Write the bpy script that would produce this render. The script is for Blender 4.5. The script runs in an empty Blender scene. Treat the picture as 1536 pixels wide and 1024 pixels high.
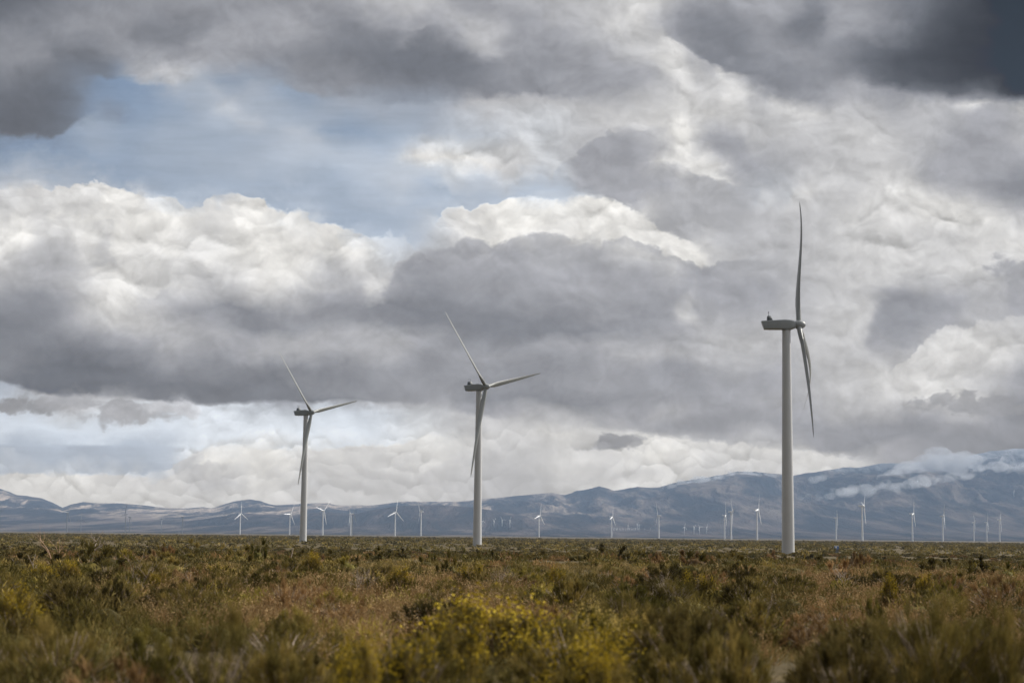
import bpy, bmesh, math, random
import numpy as np
from mathutils import Vector, Matrix, Euler

random.seed(7)
RNG = np.random.default_rng(11)
SC = bpy.context.scene
COL = SC.collection

# ------------------------------------------------------------------ camera
FPX = 2560.0                      # focal length in photo pixels (1536 wide)
EYE = Vector((0.0, 0.0, 1.7))
PITCH = math.atan(290.5 / FPX)
ROLL = math.radians(0.56)
F = Vector((0.0, math.cos(PITCH), math.sin(PITCH)))
R0 = Vector((1.0, 0.0, 0.0))
U0 = Vector((0.0, -math.sin(PITCH), math.cos(PITCH)))
CR = R0 * math.cos(ROLL) + U0 * math.sin(ROLL)
CU = U0 * math.cos(ROLL) - R0 * math.sin(ROLL)

def ray(px, py):
    return F + CR * ((px - 768.0) / FPX) + CU * ((512.0 - py) / FPX)

def at(px, py, depth):
    """world point that is `depth` metres ahead along +Y and seen at this photo pixel"""
    d = ray(px, py)
    return EYE + d * (depth / d.y)

def uv(px, py):
    d = ray(px, py)
    return FPX * d.x / d.y, FPX * d.z / d.y

def pix_of_uv(u, v):
    d = Vector((u / FPX, 1.0, v / FPX))
    k = d.dot(F)
    return 768.0 + FPX * d.dot(CR) / k, 512.0 - FPX * d.dot(CU) / k

cam_data = bpy.data.cameras.new("camera")
cam = bpy.data.objects.new("camera", cam_data)
COL.objects.link(cam)
M = Matrix((CR, CU, -F)).transposed().to_4x4()
M.translation = EYE
cam.matrix_world = M
cam_data.sensor_width = 36.0
cam_data.lens = 36.0 * FPX / 1536.0
cam_data.clip_start = 0.1
cam_data.clip_end = 90000.0
cam_data.dof.use_dof = True
cam_data.dof.focus_distance = 120.0
cam_data.dof.aperture_fstop = 1.6
SC.camera = cam
SC.view_settings.view_transform = 'Standard'
SC.view_settings.look = 'None'
SC.view_settings.exposure = 0.0
SC.view_settings.gamma = 1.0

# ------------------------------------------------------------------ node helper
def s2l(c):
    c = c / 255.0
    return c / 12.92 if c <= 0.04045 else ((c + 0.055) / 1.055) ** 2.4

class NT:
    def __init__(self, tree):
        self.t = tree
        tree.nodes.clear()
    def n(self, kind, **kw):
        nd = self.t.nodes.new(kind)
        for k, v in kw.items():
            setattr(nd, k, v)
        return nd
    def put(self, sock, v):
        if v is None:
            return
        if isinstance(v, bpy.types.NodeSocket):
            self.t.links.new(v, sock)
        else:
            sock.default_value = v
    def m(self, op, a, b=None, c=None, clamp=False):
        nd = self.n('ShaderNodeMath', operation=op, use_clamp=clamp)
        for i, v in enumerate((a, b, c)):
            self.put(nd.inputs[i], v)
        return nd.outputs[0]
    def mix(self, f, a, b, blend='MIX'):
        nd = self.n('ShaderNodeMix', data_type='RGBA', blend_type=blend)
        nd.clamp_factor = True
        self.put(nd.inputs[0], f); self.put(nd.inputs[6], a); self.put(nd.inputs[7], b)
        return nd.outputs[2]
    def ramp(self, f, stops, interp='LINEAR'):
        nd = self.n('ShaderNodeValToRGB')
        cr = nd.color_ramp
        cr.interpolation = interp
        while len(cr.elements) > 1:
            cr.elements.remove(cr.elements[-1])
        cr.elements[0].position = stops[0][0]
        cr.elements[0].color = tuple(stops[0][1]) + ((1.0,) if len(stops[0][1]) == 3 else ())
        for p, c in stops[1:]:
            e = cr.elements.new(p)
            e.color = tuple(c) + ((1.0,) if len(c) == 3 else ())
        self.put(nd.inputs[0], f)
        return nd
    def curve(self, f, stops):
        """smooth colour function of one number in 0..1"""
        cc = self.n('ShaderNodeCombineColor')
        for i in range(3):
            self.put(cc.inputs[i], f)
        nd = self.n('ShaderNodeRGBCurve')
        mp = nd.mapping
        mp.use_clip = False
        for ch in range(3):
            cu = mp.curves[ch]
            cu.points[0].location = (stops[0][0], stops[0][1][ch])
            cu.points[1].location = (stops[-1][0], stops[-1][1][ch])
            for p, c in stops[1:-1]:
                cu.points.new(p, c[ch])
        mp.update()
        self.put(nd.inputs['Color'], cc.outputs[0])
        return nd.outputs[0]
    def xyz(self, x, y, z=0.0):
        nd = self.n('ShaderNodeCombineXYZ')
        self.put(nd.inputs[0], x); self.put(nd.inputs[1], y); self.put(nd.inputs[2], z)
        return nd.outputs[0]
    def sep(self, v):
        nd = self.n('ShaderNodeSeparateColor' if v.type == 'RGBA' else 'ShaderNodeSeparateXYZ')
        self.put(nd.inputs[0], v)
        return nd.outputs
    def noise(self, vec, scale, detail=4.0, rough=0.5, dist=0.0, dim='3D'):
        nd = self.n('ShaderNodeTexNoise', noise_dimensions=dim)
        self.put(nd.inputs['Vector'], vec)
        nd.inputs['Scale'].default_value = scale
        nd.inputs['Detail'].default_value = detail
        nd.inputs['Roughness'].default_value = rough
        nd.inputs['Distortion'].default_value = dist
        return nd
    def maprange(self, v, a, b, c, d, smooth=False):
        nd = self.n('ShaderNodeMapRange', interpolation_type='SMOOTHSTEP' if smooth else 'LINEAR')
        nd.clamp = True
        self.put(nd.inputs[0], v)
        for i, x in enumerate((a, b, c, d)):
            self.put(nd.inputs[i + 1], x)
        return nd.outputs[0]
# ------------------------------------------------------------------ sky (world, laid out by direction)
SUN_ELEV, SUN_AZ = math.radians(36.0), math.radians(58.0)    # azimuth clockwise from +Y (the view)

GX = [64 * i for i in range(25)]
# brightness (sRGB) by rows 40 px apart, columns 64 px apart
GRID = {
  0: "105 120 135 145 150 150 155 150 170 185 185 158 172 180 190 205 172 160 165 165 160 130 100 72 42",
 40: "120 135 150 150 135 145 155 165 138 148 158 185 158 165 180 207 165 140 150 128 155 140 95 70 40",
 80: "145 125 125 145 165 160 150 140 130 122 118 160 162 150 160 187 190 135 148 150 125 95 80 64 42",
120: "122 120 132 140 182 160 158 150 142 130 125 128 140 145 150 175 205 150 135 145 140 112 88 76 50",
160: "108 112 140 150 160 180 178 165 165 165 165 178 183 185 190 200 210 203 172 172 180 172 172 155 135",
200: "114 120 165 162 168 170 175 182 158 172 172 192 198 200 192 205 212 188 192 190 198 195 178 175 180",
240: "155 155 160 164 166 172 180 190 190 195 222 220 200 200 185 168 205 165 172 185 195 192 172 168 165",
280: "195 205 207 215 175 175 175 172 176 190 178 184 190 188 176 166 195 175 182 198 197 214 204 165 140",
320: "207 207 215 227 225 210 222 205 172 176 198 232 235 235 233 215 175 178 184 190 197 208 214 212 185",
360: "214 202 215 230 226 216 230 226 226 215 185 190 205 190 195 225 222 195 184 190 203 205 202 210 214",
400: "192 178 187 212 207 200 224 224 208 192 166 166 166 170 172 176 190 180 178 190 199 204 201 206 195",
440: "166 172 200 214 202 182 200 196 176 172 154 159 163 165 169 166 168 168 170 185 194 180 170 182 172",
480: "146 152 182 196 186 176 152 160 156 150 145 149 148 151 164 161 168 176 175 184 190 166 176 182 175",
520: "150 150 152 156 170 172 176 180 176 176 163 166 166 162 166 170 175 188 190 194 187 166 185 205 200",
560: "162 134 134 140 145 148 146 150 155 158 160 160 158 160 168 165 162 172 170 185 195 206 206 192 165",
600: "178 170 182 172 158 156 152 156 162 172 172 163 165 172 166 165 170 167 174 178 189 200 204 190 162",
640: "216 218 220 222 223 224 222 220 220 220 208 196 196 204 200 187 176 172 171 170 166 163 167 165 160",
680: "176 178 176 177 186 218 226 216 220 216 220 208 198 206 205 222 220 207 214 214 198 172 160 155 150",
720: "212 215 216 214 206 200 214 196 198 198 198 192 186 194 205 210 206 196 200 200 185 165 155 150 148",
760: "208 208 206 204 202 202 206 200 198 196 196 192 188 192 200 205 200 190 195 195 180 165 155 150 148",
}
BLUE = {   # how blue, 0..9
120: {128: 3, 192: 7, 256: 2, 320: 6, 384: 4, 448: 1},
160: {128: 5, 192: 9, 256: 8, 320: 5, 384: 5, 448: 7, 512: 4, 576: 4, 640: 3},
200: {64: 1, 128: 6, 192: 8, 256: 8, 320: 8, 384: 6, 448: 5, 512: 9, 576: 9, 640: 5, 704: 3, 768: 1, 832: 1},
240: {0: 8, 64: 8, 128: 8, 192: 8, 256: 8, 320: 7, 384: 6, 448: 5, 512: 5, 576: 5, 832: 1},
280: {0: 1, 256: 8, 320: 8, 384: 8, 448: 8, 512: 8, 576: 5, 640: 8, 704: 6, 768: 6, 832: 5, 896: 1, 1152: 1},
320: {448: 3, 512: 8, 576: 8, 640: 3},
360: {576: 3, 640: 1},
600: {0: 4},
640: {0: 3.5, 64: 3.5, 128: 3.5, 192: 3, 256: 3, 320: 3, 384: 3, 448: 3, 512: 3.5, 576: 3, 640: 1},
680: {0: 5, 64: 5, 128: 5, 192: 5, 256: 4},
}
GY = sorted(GRID)
G = np.array([[float(x) for x in GRID[y].split()] for y in GY])
B = np.array([[BLUE.get(y, {}).get(x, 0) / 9.0 for x in GX] for y in GY])

def bic(a, fy, fx):
    """Catmull-Rom lookup in the control grid"""
    h, w = a.shape
    fy = min(max(fy, 0.0), h - 1.001); fx = min(max(fx, 0.0), w - 1.001)
    iy, ix = int(fy), int(fx); ty, tx = fy - iy, fx - ix
    def wts(t):
        return (-0.5*t + t*t - 0.5*t**3, 1 - 2.5*t*t + 1.5*t**3, 0.5*t + 2*t*t - 1.5*t**3, -0.5*t*t + 0.5*t**3)
    wy, wx = wts(ty), wts(tx)
    s = 0.0
    for j in range(4):
        yy = min(max(iy + j - 1, 0), h - 1)
        for i in range(4):
            s += wy[j] * wx[i] * a[yy, min(max(ix + i - 1, 0), w - 1)]
    return s

HAZE_COLOR = (0.50, 0.67, 0.93, 1.0)
HAZE_DENSITY = 3.1e-5
HAZE_TOP, HAZE_FAR = 1060.0, 21500.0
HAZE_LIGHT = (0.356, 0.470, 0.648)          # what an endless depth of that air shows
SKY_CAL = False

# soft strokes over the grid: x, y, half width, half height, tilt (degrees, + is down to the right), brightness, strength, blueness left
STROKES = [
 (998,95,30,24,0,216,.8,0), (1095,135,42,26,20,216,.8,0), (1200,172,62,15,0,213,.8,0), (1068,52,44,44,30,131,.75,0), (1100,88,44,24,20,130,.6,0), (1218,32,26,20,0,120,.8,0), (1252,46,26,18,0,163,.7,0), (1168,120,66,30,10,138,.7,0),
 (918,228,66,34,-15,160,.85,0), (950,272,105,24,8,166,.85,0), (1018,204,22,26,0,230,.9,0), (1050,250,58,20,12,223,.9,0), (984,246,26,12,-15,222,.8,0), (1092,212,38,24,20,160,.8,0), (1208,292,20,18,0,216,.7,0), (1150,290,22,16,0,205,.6,0),
 (1413,266,34,22,25,160,.75,0), (1470,222,64,38,10,161,.7,0), (1458,171,40,11,-10,208,.8,0), (1530,171,20,9,20,208,.8,0), (1418,312,66,24,10,222,.75,0), (1320,322,50,24,0,213,.6,0), (1050,322,96,28,8,175,.8,0), (1290,232,80,20,0,196,.5,0), (1215,330,44,40,0,190,.6,0),
 (828,500,120,15,0,148,.8,0), (868,517,120,9,0,180,.6,0), (1038,470,26,15,20,206,.8,0), (818,590,120,12,0,150,.7,0), (993,530,105,11,0,184,.7,0), (1008,620,44,6,0,196,.7,0), (1050,636,85,11,0,160,.6,0),
 (1288,490,58,40,10,203,.7,0), (1335,482,40,44,0,157,.85,0), (1372,462,64,18,8,160,.8,0), (1420,528,74,34,0,213,.8,0), (1352,566,56,24,0,206,.7,0), (1456,600,44,10,0,224,.8,0), (1400,607,50,8,0,214,.7,0), (1518,610,56,19,0,155,.7,0), (1518,420,25,26,0,160,.5,0),
 (1293,652,145,16,4,157,.75,0), (1330,626,95,9,0,186,.6,0), (818,645,52,9,0,223,.7,0), (1008,686,64,11,0,223,.7,0), (1118,682,64,14,0,214,.6,0), (1268,687,64,8,4,222,.7,0), (983,697,22,8,0,229,.7,0), (918,712,74,14,0,194,.6,0), (860,700,50,10,0,212,.5,0), (1060,706,40,10,0,196,.5,0),
 (165,425,46,28,0,223,.8,0), (178,452,32,20,0,218,.6,0), (350,477,96,17,4,149,.8,0), (280,455,54,10,8,168,.6,0), (560,430,26,24,0,215,.7,0), (30,462,64,24,0,150,.7,0), (60,552,86,24,0,137,.8,0), (210,566,130,17,0,140,.7,0), (600,505,86,9,0,183,.6,0), (400,586,190,11,0,146,.7,0), (725,492,76,24,0,147,.7,0), (640,430,60,26,-20,160,.5,0),
 (320,680,28,13,0,230,.8,0), (390,680,42,11,0,227,.8,0), (300,702,18,20,0,188,.7,0), (352,706,22,14,0,202,.6,0), (335,726,42,11,0,185,.7,0), (640,661,26,9,0,229,.8,0), (500,696,44,7,0,216,.6,0), (625,701,44,8,0,185,.6,0), (100,717,64,6,0,223,.7,0), (50,736,50,6,0,194,.6,0), (205,731,50,8,0,194,.6,0), (450,722,40,9,0,188,.5,0), (560,690,30,8,0,206,.5,0), (720,690,50,12,0,190,.5,0),
 (240,106,42,18,0,187,.8,0), (350,58,40,26,0,166,.6,0), (250,58,36,24,0,130,.8,0), (142,106,42,20,15,118,.7,0), (40,70,42,24,20,150,.7,0), (75,165,60,30,20,109,.7,0), (625,92,95,24,4,119,.8,0), (725,62,32,32,30,183,.7,0), (612,66,28,7,-15,156,.7,0), (800,95,60,30,0,150,.6,0), (880,110,44,40,0,170,.4,0),
 (350,162,56,11,26,194,.8,.2), (462,208,44,11,26,188,.6,.3), (672,236,58,18,6,222,.85,0), (172,178,20,9,10,137,.6,.2), (640,272,70,5,-6,200,.7,.3), (560,230,60,8,0,182,.3,.6), (190,132,60,10,0,142,.6,1.0), (440,143,44,9,0,158,.6,1.0), (560,190,60,9,0,158,.6,1.0),
 (165,297,22,17,0,234,.8,0), (14,342,20,18,0,231,.8,0), (86,325,15,10,0,229,.8,0), (150,348,46,22,0,228,.7,0), (226,340,34,24,0,230,.8,0), (120,297,60,10,0,207,.7,0), (156,378,12,15,0,188,.8,0), (312,350,28,8,10,210,.7,0), (330,395,30,16,0,226,.6,0), (270,400,30,12,10,204,.6,0), (60,380,46,20,0,178,.6,0), (440,360,40,20,0,228,.5,0),
 (790,325,40,26,0,238,.6,0), (900,325,60,18,0,236,.6,0), (700,335,36,18,0,216,.5,0), (1040,378,50,14,20,238,.8,0),
]

def sky_rgb(u, v):
    px, py = pix_of_uv(u, v)
    fx, fy = px / 64.0, py / 40.0
    g = bic(G, fy, fx); b = min(max(bic(B, fy, fx), 0.0), 1.0)
    for cx, cy, rx, ry, ang, val, st, bl in STROKES:
        dx, dy = px - cx, py - cy
        if abs(dx) > 2 * max(rx, ry) or abs(dy) > 2 * max(rx, ry): continue
        ca, sa = math.cos(math.radians(ang)), math.sin(math.radians(ang))
        r = math.hypot((dx * ca + dy * sa) / rx, (-dx * sa + dy * ca) / ry)
        w = min(max((1.45 - r) / 1.1, 0.0), 1.0); w = w * w * (3 - 2 * w) * st
        g = g * (1 - w) + val * w; b = b * (1 - w) + bl * w
    b = max(b, 0.0) ** 0.75
    g = min(max(g, 22.0), 246.0)
    # the undersides of the lower banks are heavier than the grid says
    k = min(max((py - 400) / 60.0, 0.0), 1.0) * min(max((720 - py) / 60.0, 0.0), 1.0) * (1 - b)
    if g < 178: g = g * (1 - k) + (178 - (178 - g) * 1.45) * k
    warm = (g - 170.0) / 75.0                       # bright clouds are a little warm, grey ones a little cool
    if warm > 0: c = (g + 2.5 * warm - 1 * (1 - warm), g, g - 5.5 * warm + 5 * (1 - warm))
    else:
        q = min(-warm * 1.4, 1.0)
        c = (g - 1.0 - 2.5 * q, g + 0.5 * q, g + 6.0 + 3.0 * q)
    gb = g + 5.0
    q = min(max((gb - 148.0) / 26.0, 0.0), 1.0)
    bl = (gb * (0.87 + 0.055 * q), gb * 1.0, gb * (1.175 - 0.075 * q))
    c = [c[i] * (1 - b) + bl[i] * b for i in range(3)]
    return tuple(s2l(min(max(x, 0), 250)) for x in c)

# crisp cloud edges: (polyline of x, y, strength), ragged amount, softness, shove
EDGES = [
  # sunlit top of the left cumulus bank
  ([(-40,290,.4),(0,288,.4),(60,284,.6),(100,282,.8),(150,274,1),(185,287,1),(230,297,1),(262,290,1),(285,305,1),(300,318,1),(322,298,1),(345,290,1),(366,296,1),
    (385,312,1),(415,312,1),(450,322,1),(475,338,1),(510,342,1),(545,352,1),(580,346,1),(605,352,1),(628,364,1),(640,380,.6),(660,400,0)], 30, 3.0, 34),
  # lumps inside the left bank
  ([(-30,330,0),(0,322,.7),(50,318,.7),(110,324,.8),(150,318,1),(182,324,1),(196,346,.6),(208,326,.9),(240,316,1),(268,332,1),(290,360,.8),(312,360,.8),(335,382,.8),(350,374,.9),(378,384,.9),(400,352,.8),(432,354,.9),(470,382,.8),(520,392,.6),(560,400,0)], 30, 4.0, 13),
  ([(90,420,0),(120,405,.7),(160,402,.8),(200,412,.8),(230,440,.6),(300,430,.7),(360,440,.8),(420,432,.8),(480,440,.7),(540,446,0)], 34, 6.0, 13),
  # lumps inside the low bank
  ([(250,720,0),(285,704,.8),(315,690,1),(345,700,.9),(375,694,.9),(410,708,.9),(445,700,.8),(480,712,.8),(540,706,.8),(600,712,.8),(660,700,.8),(720,712,0)], 26, 3.0, 11),
  # top of the bright middle cumulus
  ([(630,350,0),(650,335,.6),(675,316,1),(705,312,1),(735,308,1),(752,298,1),(775,291,1),(800,296,1),(850,300,1),(900,298,1),(930,306,1),(960,318,1),(985,332,.9),(1005,348,.8),(1030,362,.5),(1060,375,0)], 24, 3.0, 30),
  # grey cloud standing in front of it
  ([(530,470,0),(560,440,.6),(585,415,1),(612,402,1),(632,376,1),(652,370,1),(690,364,1),(722,362,1),(758,370,1),(785,356,1),(802,344,1),(820,354,1),(855,362,1),(900,366,1),(922,357,1),(942,356,1),
    (962,362,1),(985,372,1),(1010,384,1),(1035,396,1),(1060,404,1),(1082,394,1),(1105,392,1),(1130,384,1),(1165,392,.5),(1200,405,0)], 26, 4.0, 26),
  # flat dark base of the big bank
  ([(-40,560,1),(0,572,1),(35,584,1),(70,590,1),(110,594,1),(180,596,1),(250,603,1),(320,606,1),(400,602,1),(470,601,1),(530,600,.9),(590,604,.6),(650,610,.5),(720,622,.5),(800,630,.5),(880,640,.5),(960,648,.4),(1040,650,0)], 10, 4.0, 26),
  # top of the low bright bank
  ([(180,735,0),(225,716,.7),(255,700,1),(275,682,1),(300,670,1),(330,665,1),(370,668,1),(420,670,1),(455,676,.9),(500,676,.8),(545,670,1),(595,670,1),(625,660,1),(650,648,1),(690,655,.9),(740,652,.5),(780,650,0)], 20, 2.5, 18),
  # thin flat layer above it on the left
  ([(-40,668,1),(0,668,1),(100,668,1),(200,669,.9),(270,671,.7),(310,675,0)], 4, 3, 15),
  # lower white bank, left
  ([(-40,712,1),(0,710,1),(60,708,1),(110,712,1),(170,710,1),(230,716,.8),(280,716,0)], 14, 2.5, 16),
  # bright break under the grey deck, middle to right
  ([(760,640,0),(820,650,.5),(900,655,.6),(960,650,.7),(1020,655,.8),(1060,662,.8),(1100,668,.9),(1160,672,.9),(1220,680,.9),(1270,690,.9),(1310,698,.8),(1350,710,0)], 22, 4.0, 16),
  # grey cloud under the top right deck: upper left edge
  ([(815,275,0),(835,255,.8),(860,236,1),(890,215,1),(920,203,1),(950,197,1),(985,190,.8),(1010,190,0)], 28, 4.0, 22),
  # bright hollow right of it, its lower edge
  ([(940,255,0),(965,245,.8),(1000,246,1),(1040,256,1),(1080,270,1),(1115,282,.8),(1150,290,0)], 20, 4.0, 18),
  # bright cloud low on the right
  ([(1325,575,0),(1345,545,1),(1365,522,1),(1390,502,1),(1420,492,1),(1450,490,1),(1480,484,1),(1520,478,1),(1580,470,1)], 26, 3.0, 24),
  # upper edge of the dark gap above it
  ([(1265,440,0),(1300,428,.9),(1340,430,.9),(1380,438,.9),(1420,440,.7),(1460,450,.5),(1490,470,0)], 18, 4.0, 18),
  # bottom of the top deck, left
  ([(110,105,0),(150,118,.8),(200,122,1),(240,126,1),(280,122,1),(330,112,.8),(380,118,.6),(430,125,.6),(480,150,.5),(560,156,.5),(640,154,.8),(720,146,.8),(800,142,.8),(880,148,.7),(940,120,.4),(980,100,0)], 24, 6.0, 20),
  # bottom of the dark cloud on the upper left edge
  ([(-40,205,1),(0,204,1),(40,206,1),(80,205,1),(105,196,1),(125,180,.8),(150,165,0)], 22, 7.0, 26),
  # bottom of the darkest cloud, top right
  ([(1180,90,0),(1250,112,.6),(1320,128,.8),(1380,138,1),(1440,146,1),(1500,150,1),(1580,152,1)], 16, 9.0, 20),
  # top left deck, bright rim over the dark hollow
  ([(510,20,0),(550,42,.8),(600,50,1),(650,38,1),(700,62,1),(745,84,1),(780,78,1),(820,40,.6),(860,40,0)], 26, 5.0, 16),
  # edge of the grey deck, top middle right
  ([(935,-10,.6),(950,20,1),(985,35,1),(1015,60,1),(1040,85,1),(1070,100,1),(1110,115,1),(1150,135,.8),(1190,140,0)], 26, 6.0, 18),
]
# small separate clouds: centre, half width, half height, brightness, density
PUFFS = [
  (168, 617, 46, 20, 168, .95), (215, 618, 60, 13, 180, .8), (275, 614, 55, 11, 205, .7), (30, 610, 60, 14, 156, .9), (95, 602, 45, 11, 168, .75),
  (900, 671, 28, 9, 158, .8), (922, 665, 26, 13, 150, .9), (944, 668, 22, 10, 156, .8), (880, 672, 26, 5, 176, .6), (958, 659, 14, 6, 170, .6), (1516, 412, 30, 24, 165, .9), (8, 608, 40, 12, 150, .9), (1480, 608, 90, 18, 158, .8),
]

def build_world():
    w = bpy.data.worlds.new("World")
    SC.world = w
    w.use_nodes = True
    w.cycles.sampling_method = 'MANUAL'
    w.cycles.sample_map_resolution = 512
    T = NT(w.node_tree)
    tc = T.n('ShaderNodeTexCoord')
    x, y, z = T.sep(tc.outputs['Generated'])
    yy = T.m('MAXIMUM', y, 0.08)
    U = T.m('MULTIPLY', T.m('DIVIDE', x, yy), FPX)
    V = T.m('MULTIPLY', T.m('DIVIDE', z, yy), FPX)
    P = T.xyz(U, T.m('MULTIPLY', V, 1.25))
    # billowy noise: round lumps on lumps
    wn = T.noise(P, 1 / 130.0, 6.0, 0.55, 0.0, '2D')
    wr, wg, wb = T.sep(wn.outputs['Color'])
    wr = T.m('SUBTRACT', wr, 0.5); wg = T.m('SUBTRACT', wg, 0.5); wb = T.m('SUBTRACT', wb, 0.5)
    UE = T.m('MULTIPLY_ADD', wb, 90.0, U)
    PB = T.xyz(UE, T.m('MULTIPLY_ADD', wr, 70.0, T.m('MULTIPLY', V, 1.2)))
    vo = T.n('ShaderNodeTexVoronoi', voronoi_dimensions='2D', feature='F1')
    T.put(vo.inputs['Vector'], PB)
    vo.inputs['Scale'].default_value = 1 / 52.0
    vo.inputs['Detail'].default_value = 2.0
    vo.inputs['Roughness'].default_value = 0.5
    vo.inputs['Lacunarity'].default_value = 2.2
    vo.normalize = True
    L0 = vo.outputs['Distance']
    # soft relief, lit from above and a little from the right
    ra = T.noise(PB, 1 / 58.0, 3.4, 0.52, 0.0, '2D').outputs[0]
    off = T.n('ShaderNodeVectorMath', operation='ADD')
    T.put(off.inputs[0], PB); off.inputs[1].default_value = (6.0, 13.0, 0.0)
    rb = T.noise(off.outputs[0], 1 / 58.0, 3.4, 0.52, 0.0, '2D').outputs[0]
    relief = T.m('SUBTRACT', ra, rb)
    fine = T.noise(P, 1 / 30.0, 5.0, 0.6, 0.3, '2D').outputs[0]
    ragged = T.m('ADD', T.m('MULTIPLY', T.m('SUBTRACT', 0.33, L0), 1.35), T.m('MULTIPLY', T.m('SUBTRACT', fine, 0.5), 0.7))
    vary = T.maprange(wr, -0.09, 0.07, 0.30, 1.0, True)          # edges run from crisp to lost
    disp = None
    for pts, amp, soft, shove in EDGES:
        pu = [uv(a, b) for a, b, s in pts]
        us = np.array([p[0] for p in pu]); vs = np.array([p[1] for p in pu]); ss = np.array([p[2] for p in pts], float)
        u0, u1 = us[0], us[-1]
        stops = []
        for i in range(32):
            t = i / 31.0
            uu = u0 + (u1 - u0) * t
            stops.append((t, (np.interp(uu, us, vs) / 1000.0, np.interp(uu, us, ss) * (1 if 0 < i < 31 or abs(uu) > 770 else 0), 0)))
        UD = UE if disp is None else T.m('ADD', UE, T.m('MINIMUM', T.m('ABSOLUTE', disp), 0.0))   # keeps the evaluation in order
        e, s, _ = T.sep(T.curve(T.maprange(UD, u0, u1, 0.0, 1.0), stops))
        d = T.m('SUBTRACT', V, T.m('MULTIPLY', e, 1000.0))
        d = T.m('SUBTRACT', d, T.m('MULTIPLY', ragged, float(amp)))
        sg = T.m('MINIMUM', T.m('MAXIMUM', T.m('DIVIDE', d, soft), -1.0), 1.0)
        fall = T.m('MAXIMUM', T.m('SUBTRACT', 1.0, T.m('DIVIDE', T.m('ABSOLUTE', d), shove * 2.6)), 0.0)
        dd = T.m('MULTIPLY', T.m('MULTIPLY', sg, fall), T.m('MULTIPLY', T.m('MULTIPLY', s, vary), float(shove)))
        disp = dd if disp is None else T.m('ADD', disp, dd)
    UW = T.m('MULTIPLY_ADD', wr, 95.0, U)
    VW = T.m('ADD', T.m('MULTIPLY_ADD', wg, 60.0, V), disp)
    # the control map: rows of ramps
    V0, DV, NR = -10.0, 20.0, 43
    ua, ub = -800.0, 800.0
    fu = T.maprange(UW, ua, ub, 0.0, 1.0)
    tv = T.m('DIVIDE', T.m('SUBTRACT', VW, V0), DV)
    c, dep = None, None
    for r in range(NR):
        v = V0 + DV * r
        f = fu if dep is None else T.m('ADD', fu, dep)
        a = T.curve(f, [(i / 79.0, sky_rgb(ua + (ub - ua) * i / 79.0, v)) for i in range(80)])
        if c is None:
            c = a
        else:
            k = T.m('SUBTRACT', T.m('ADD', tv, dep), float(r - 1), clamp=True)
            c = T.mix(k, c, a)
        dep = T.m('MINIMUM', T.sep(c)[0], 0.0)
    # little clouds with ragged outlines
    for px, py, hw, hh, g, den in PUFFS:
        if den <= 0: continue
        u, v = uv(px, py)
        du = T.m('DIVIDE', T.m('SUBTRACT', T.m('MULTIPLY_ADD', wr, 60.0, U), u), float(hw))
        dv = T.m('DIVIDE', T.m('SUBTRACT', T.m('MULTIPLY_ADD', wg, 30.0, V), v), float(hh))
        rr = T.m('SQRT', T.m('ADD', T.m('MULTIPLY', du, du), T.m('MULTIPLY', dv, dv)))
        rr = T.m('SUBTRACT', rr, T.m('MULTIPLY', ragged, 2.2))
        k = T.m('MULTIPLY', T.maprange(rr, 0.45, 1.15, 1.0, 0.0, True), den)
        c = T.mix(k, c, (s2l(g - 1), s2l(g), s2l(g + 5), 1))
    # relief and fine structure, less of it in clear blue
    hsv = T.n('ShaderNodeSeparateColor', mode='HSV')
    T.put(hsv.inputs[0], c)
    cloudy = T.maprange(T.m('ADD', hsv.outputs[1], T.m('MULTIPLY_ADD', hsv.outputs[2], 0.2, -0.25)), 0.0, 0.08, 1.0, 0.10)
    bright = T.maprange(hsv.outputs[2], 0.15, 0.70, 0.40, 1.0)
    k = T.m('MULTIPLY', cloudy, bright)
    big = T.noise(P, 1 / 85.0, 6.0, 0.58, 0.6, '2D').outputs[0]
    det = T.m('ADD', T.m('MULTIPLY', relief, 0.72), T.m('MULTIPLY', T.m('SUBTRACT', big, 0.5), 0.42))
    # cauliflower heads: each lit on its crown and shaded below; smaller in the far, low clouds
    PBy = T.sep(PB)[1]
    def heads(size, up, round_):
        nd = T.n('ShaderNodeTexVoronoi', voronoi_dimensions='2D', feature='SMOOTH_F1')
        T.put(nd.inputs['Vector'], PB)
        nd.inputs['Smoothness'].default_value = 0.32
        nd.inputs['Scale'].default_value = 1.0 / size
        nd.inputs['Detail'].default_value = 0.0
        ty = T.m('MULTIPLY', T.m('SUBTRACT', PBy, T.sep(nd.outputs['Position'])[1]), up / size)
        return T.m('ADD', ty, T.m('MULTIPLY', T.m('SUBTRACT', 0.42, nd.outputs['Distance']), round_))
    low = T.maprange(V, 100.0, 210.0, 1.0, 0.0, True)
    hb = T.m('MULTIPLY', heads(58.0, 0.30, 0.26), T.m('SUBTRACT', 1.0, low))
    hs = T.m('MULTIPLY', heads(25.0, 0.30, 0.20), T.m('ADD', T.m('MULTIPLY', low, 0.62), 0.38))
    head = T.m('MULTIPLY', T.m('ADD', hb, hs), T.maprange(hsv.outputs[2], 0.30, 0.66, 0.10, 1.0))
    head = T.m('MULTIPLY', head, T.maprange(big, 0.40, 0.60, 0.20, 1.0))
    det = T.m('ADD', T.m('MULTIPLY', det, T.m('SUBTRACT', 1.0, T.m('MULTIPLY', low, 0.45))), head)
    det = T.m('ADD', det, T.m('MULTIPLY', T.m('SUBTRACT', fine, 0.5), 0.16))
    gain = T.m('ADD', 1.0, T.m('MULTIPLY', det, k))
    # thin cirrus streaks over the blue
    ps = T.xyz(T.m('MULTIPLY_ADD', wr, 26.0, T.m('MULTIPLY', U, 0.20)), V)
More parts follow.
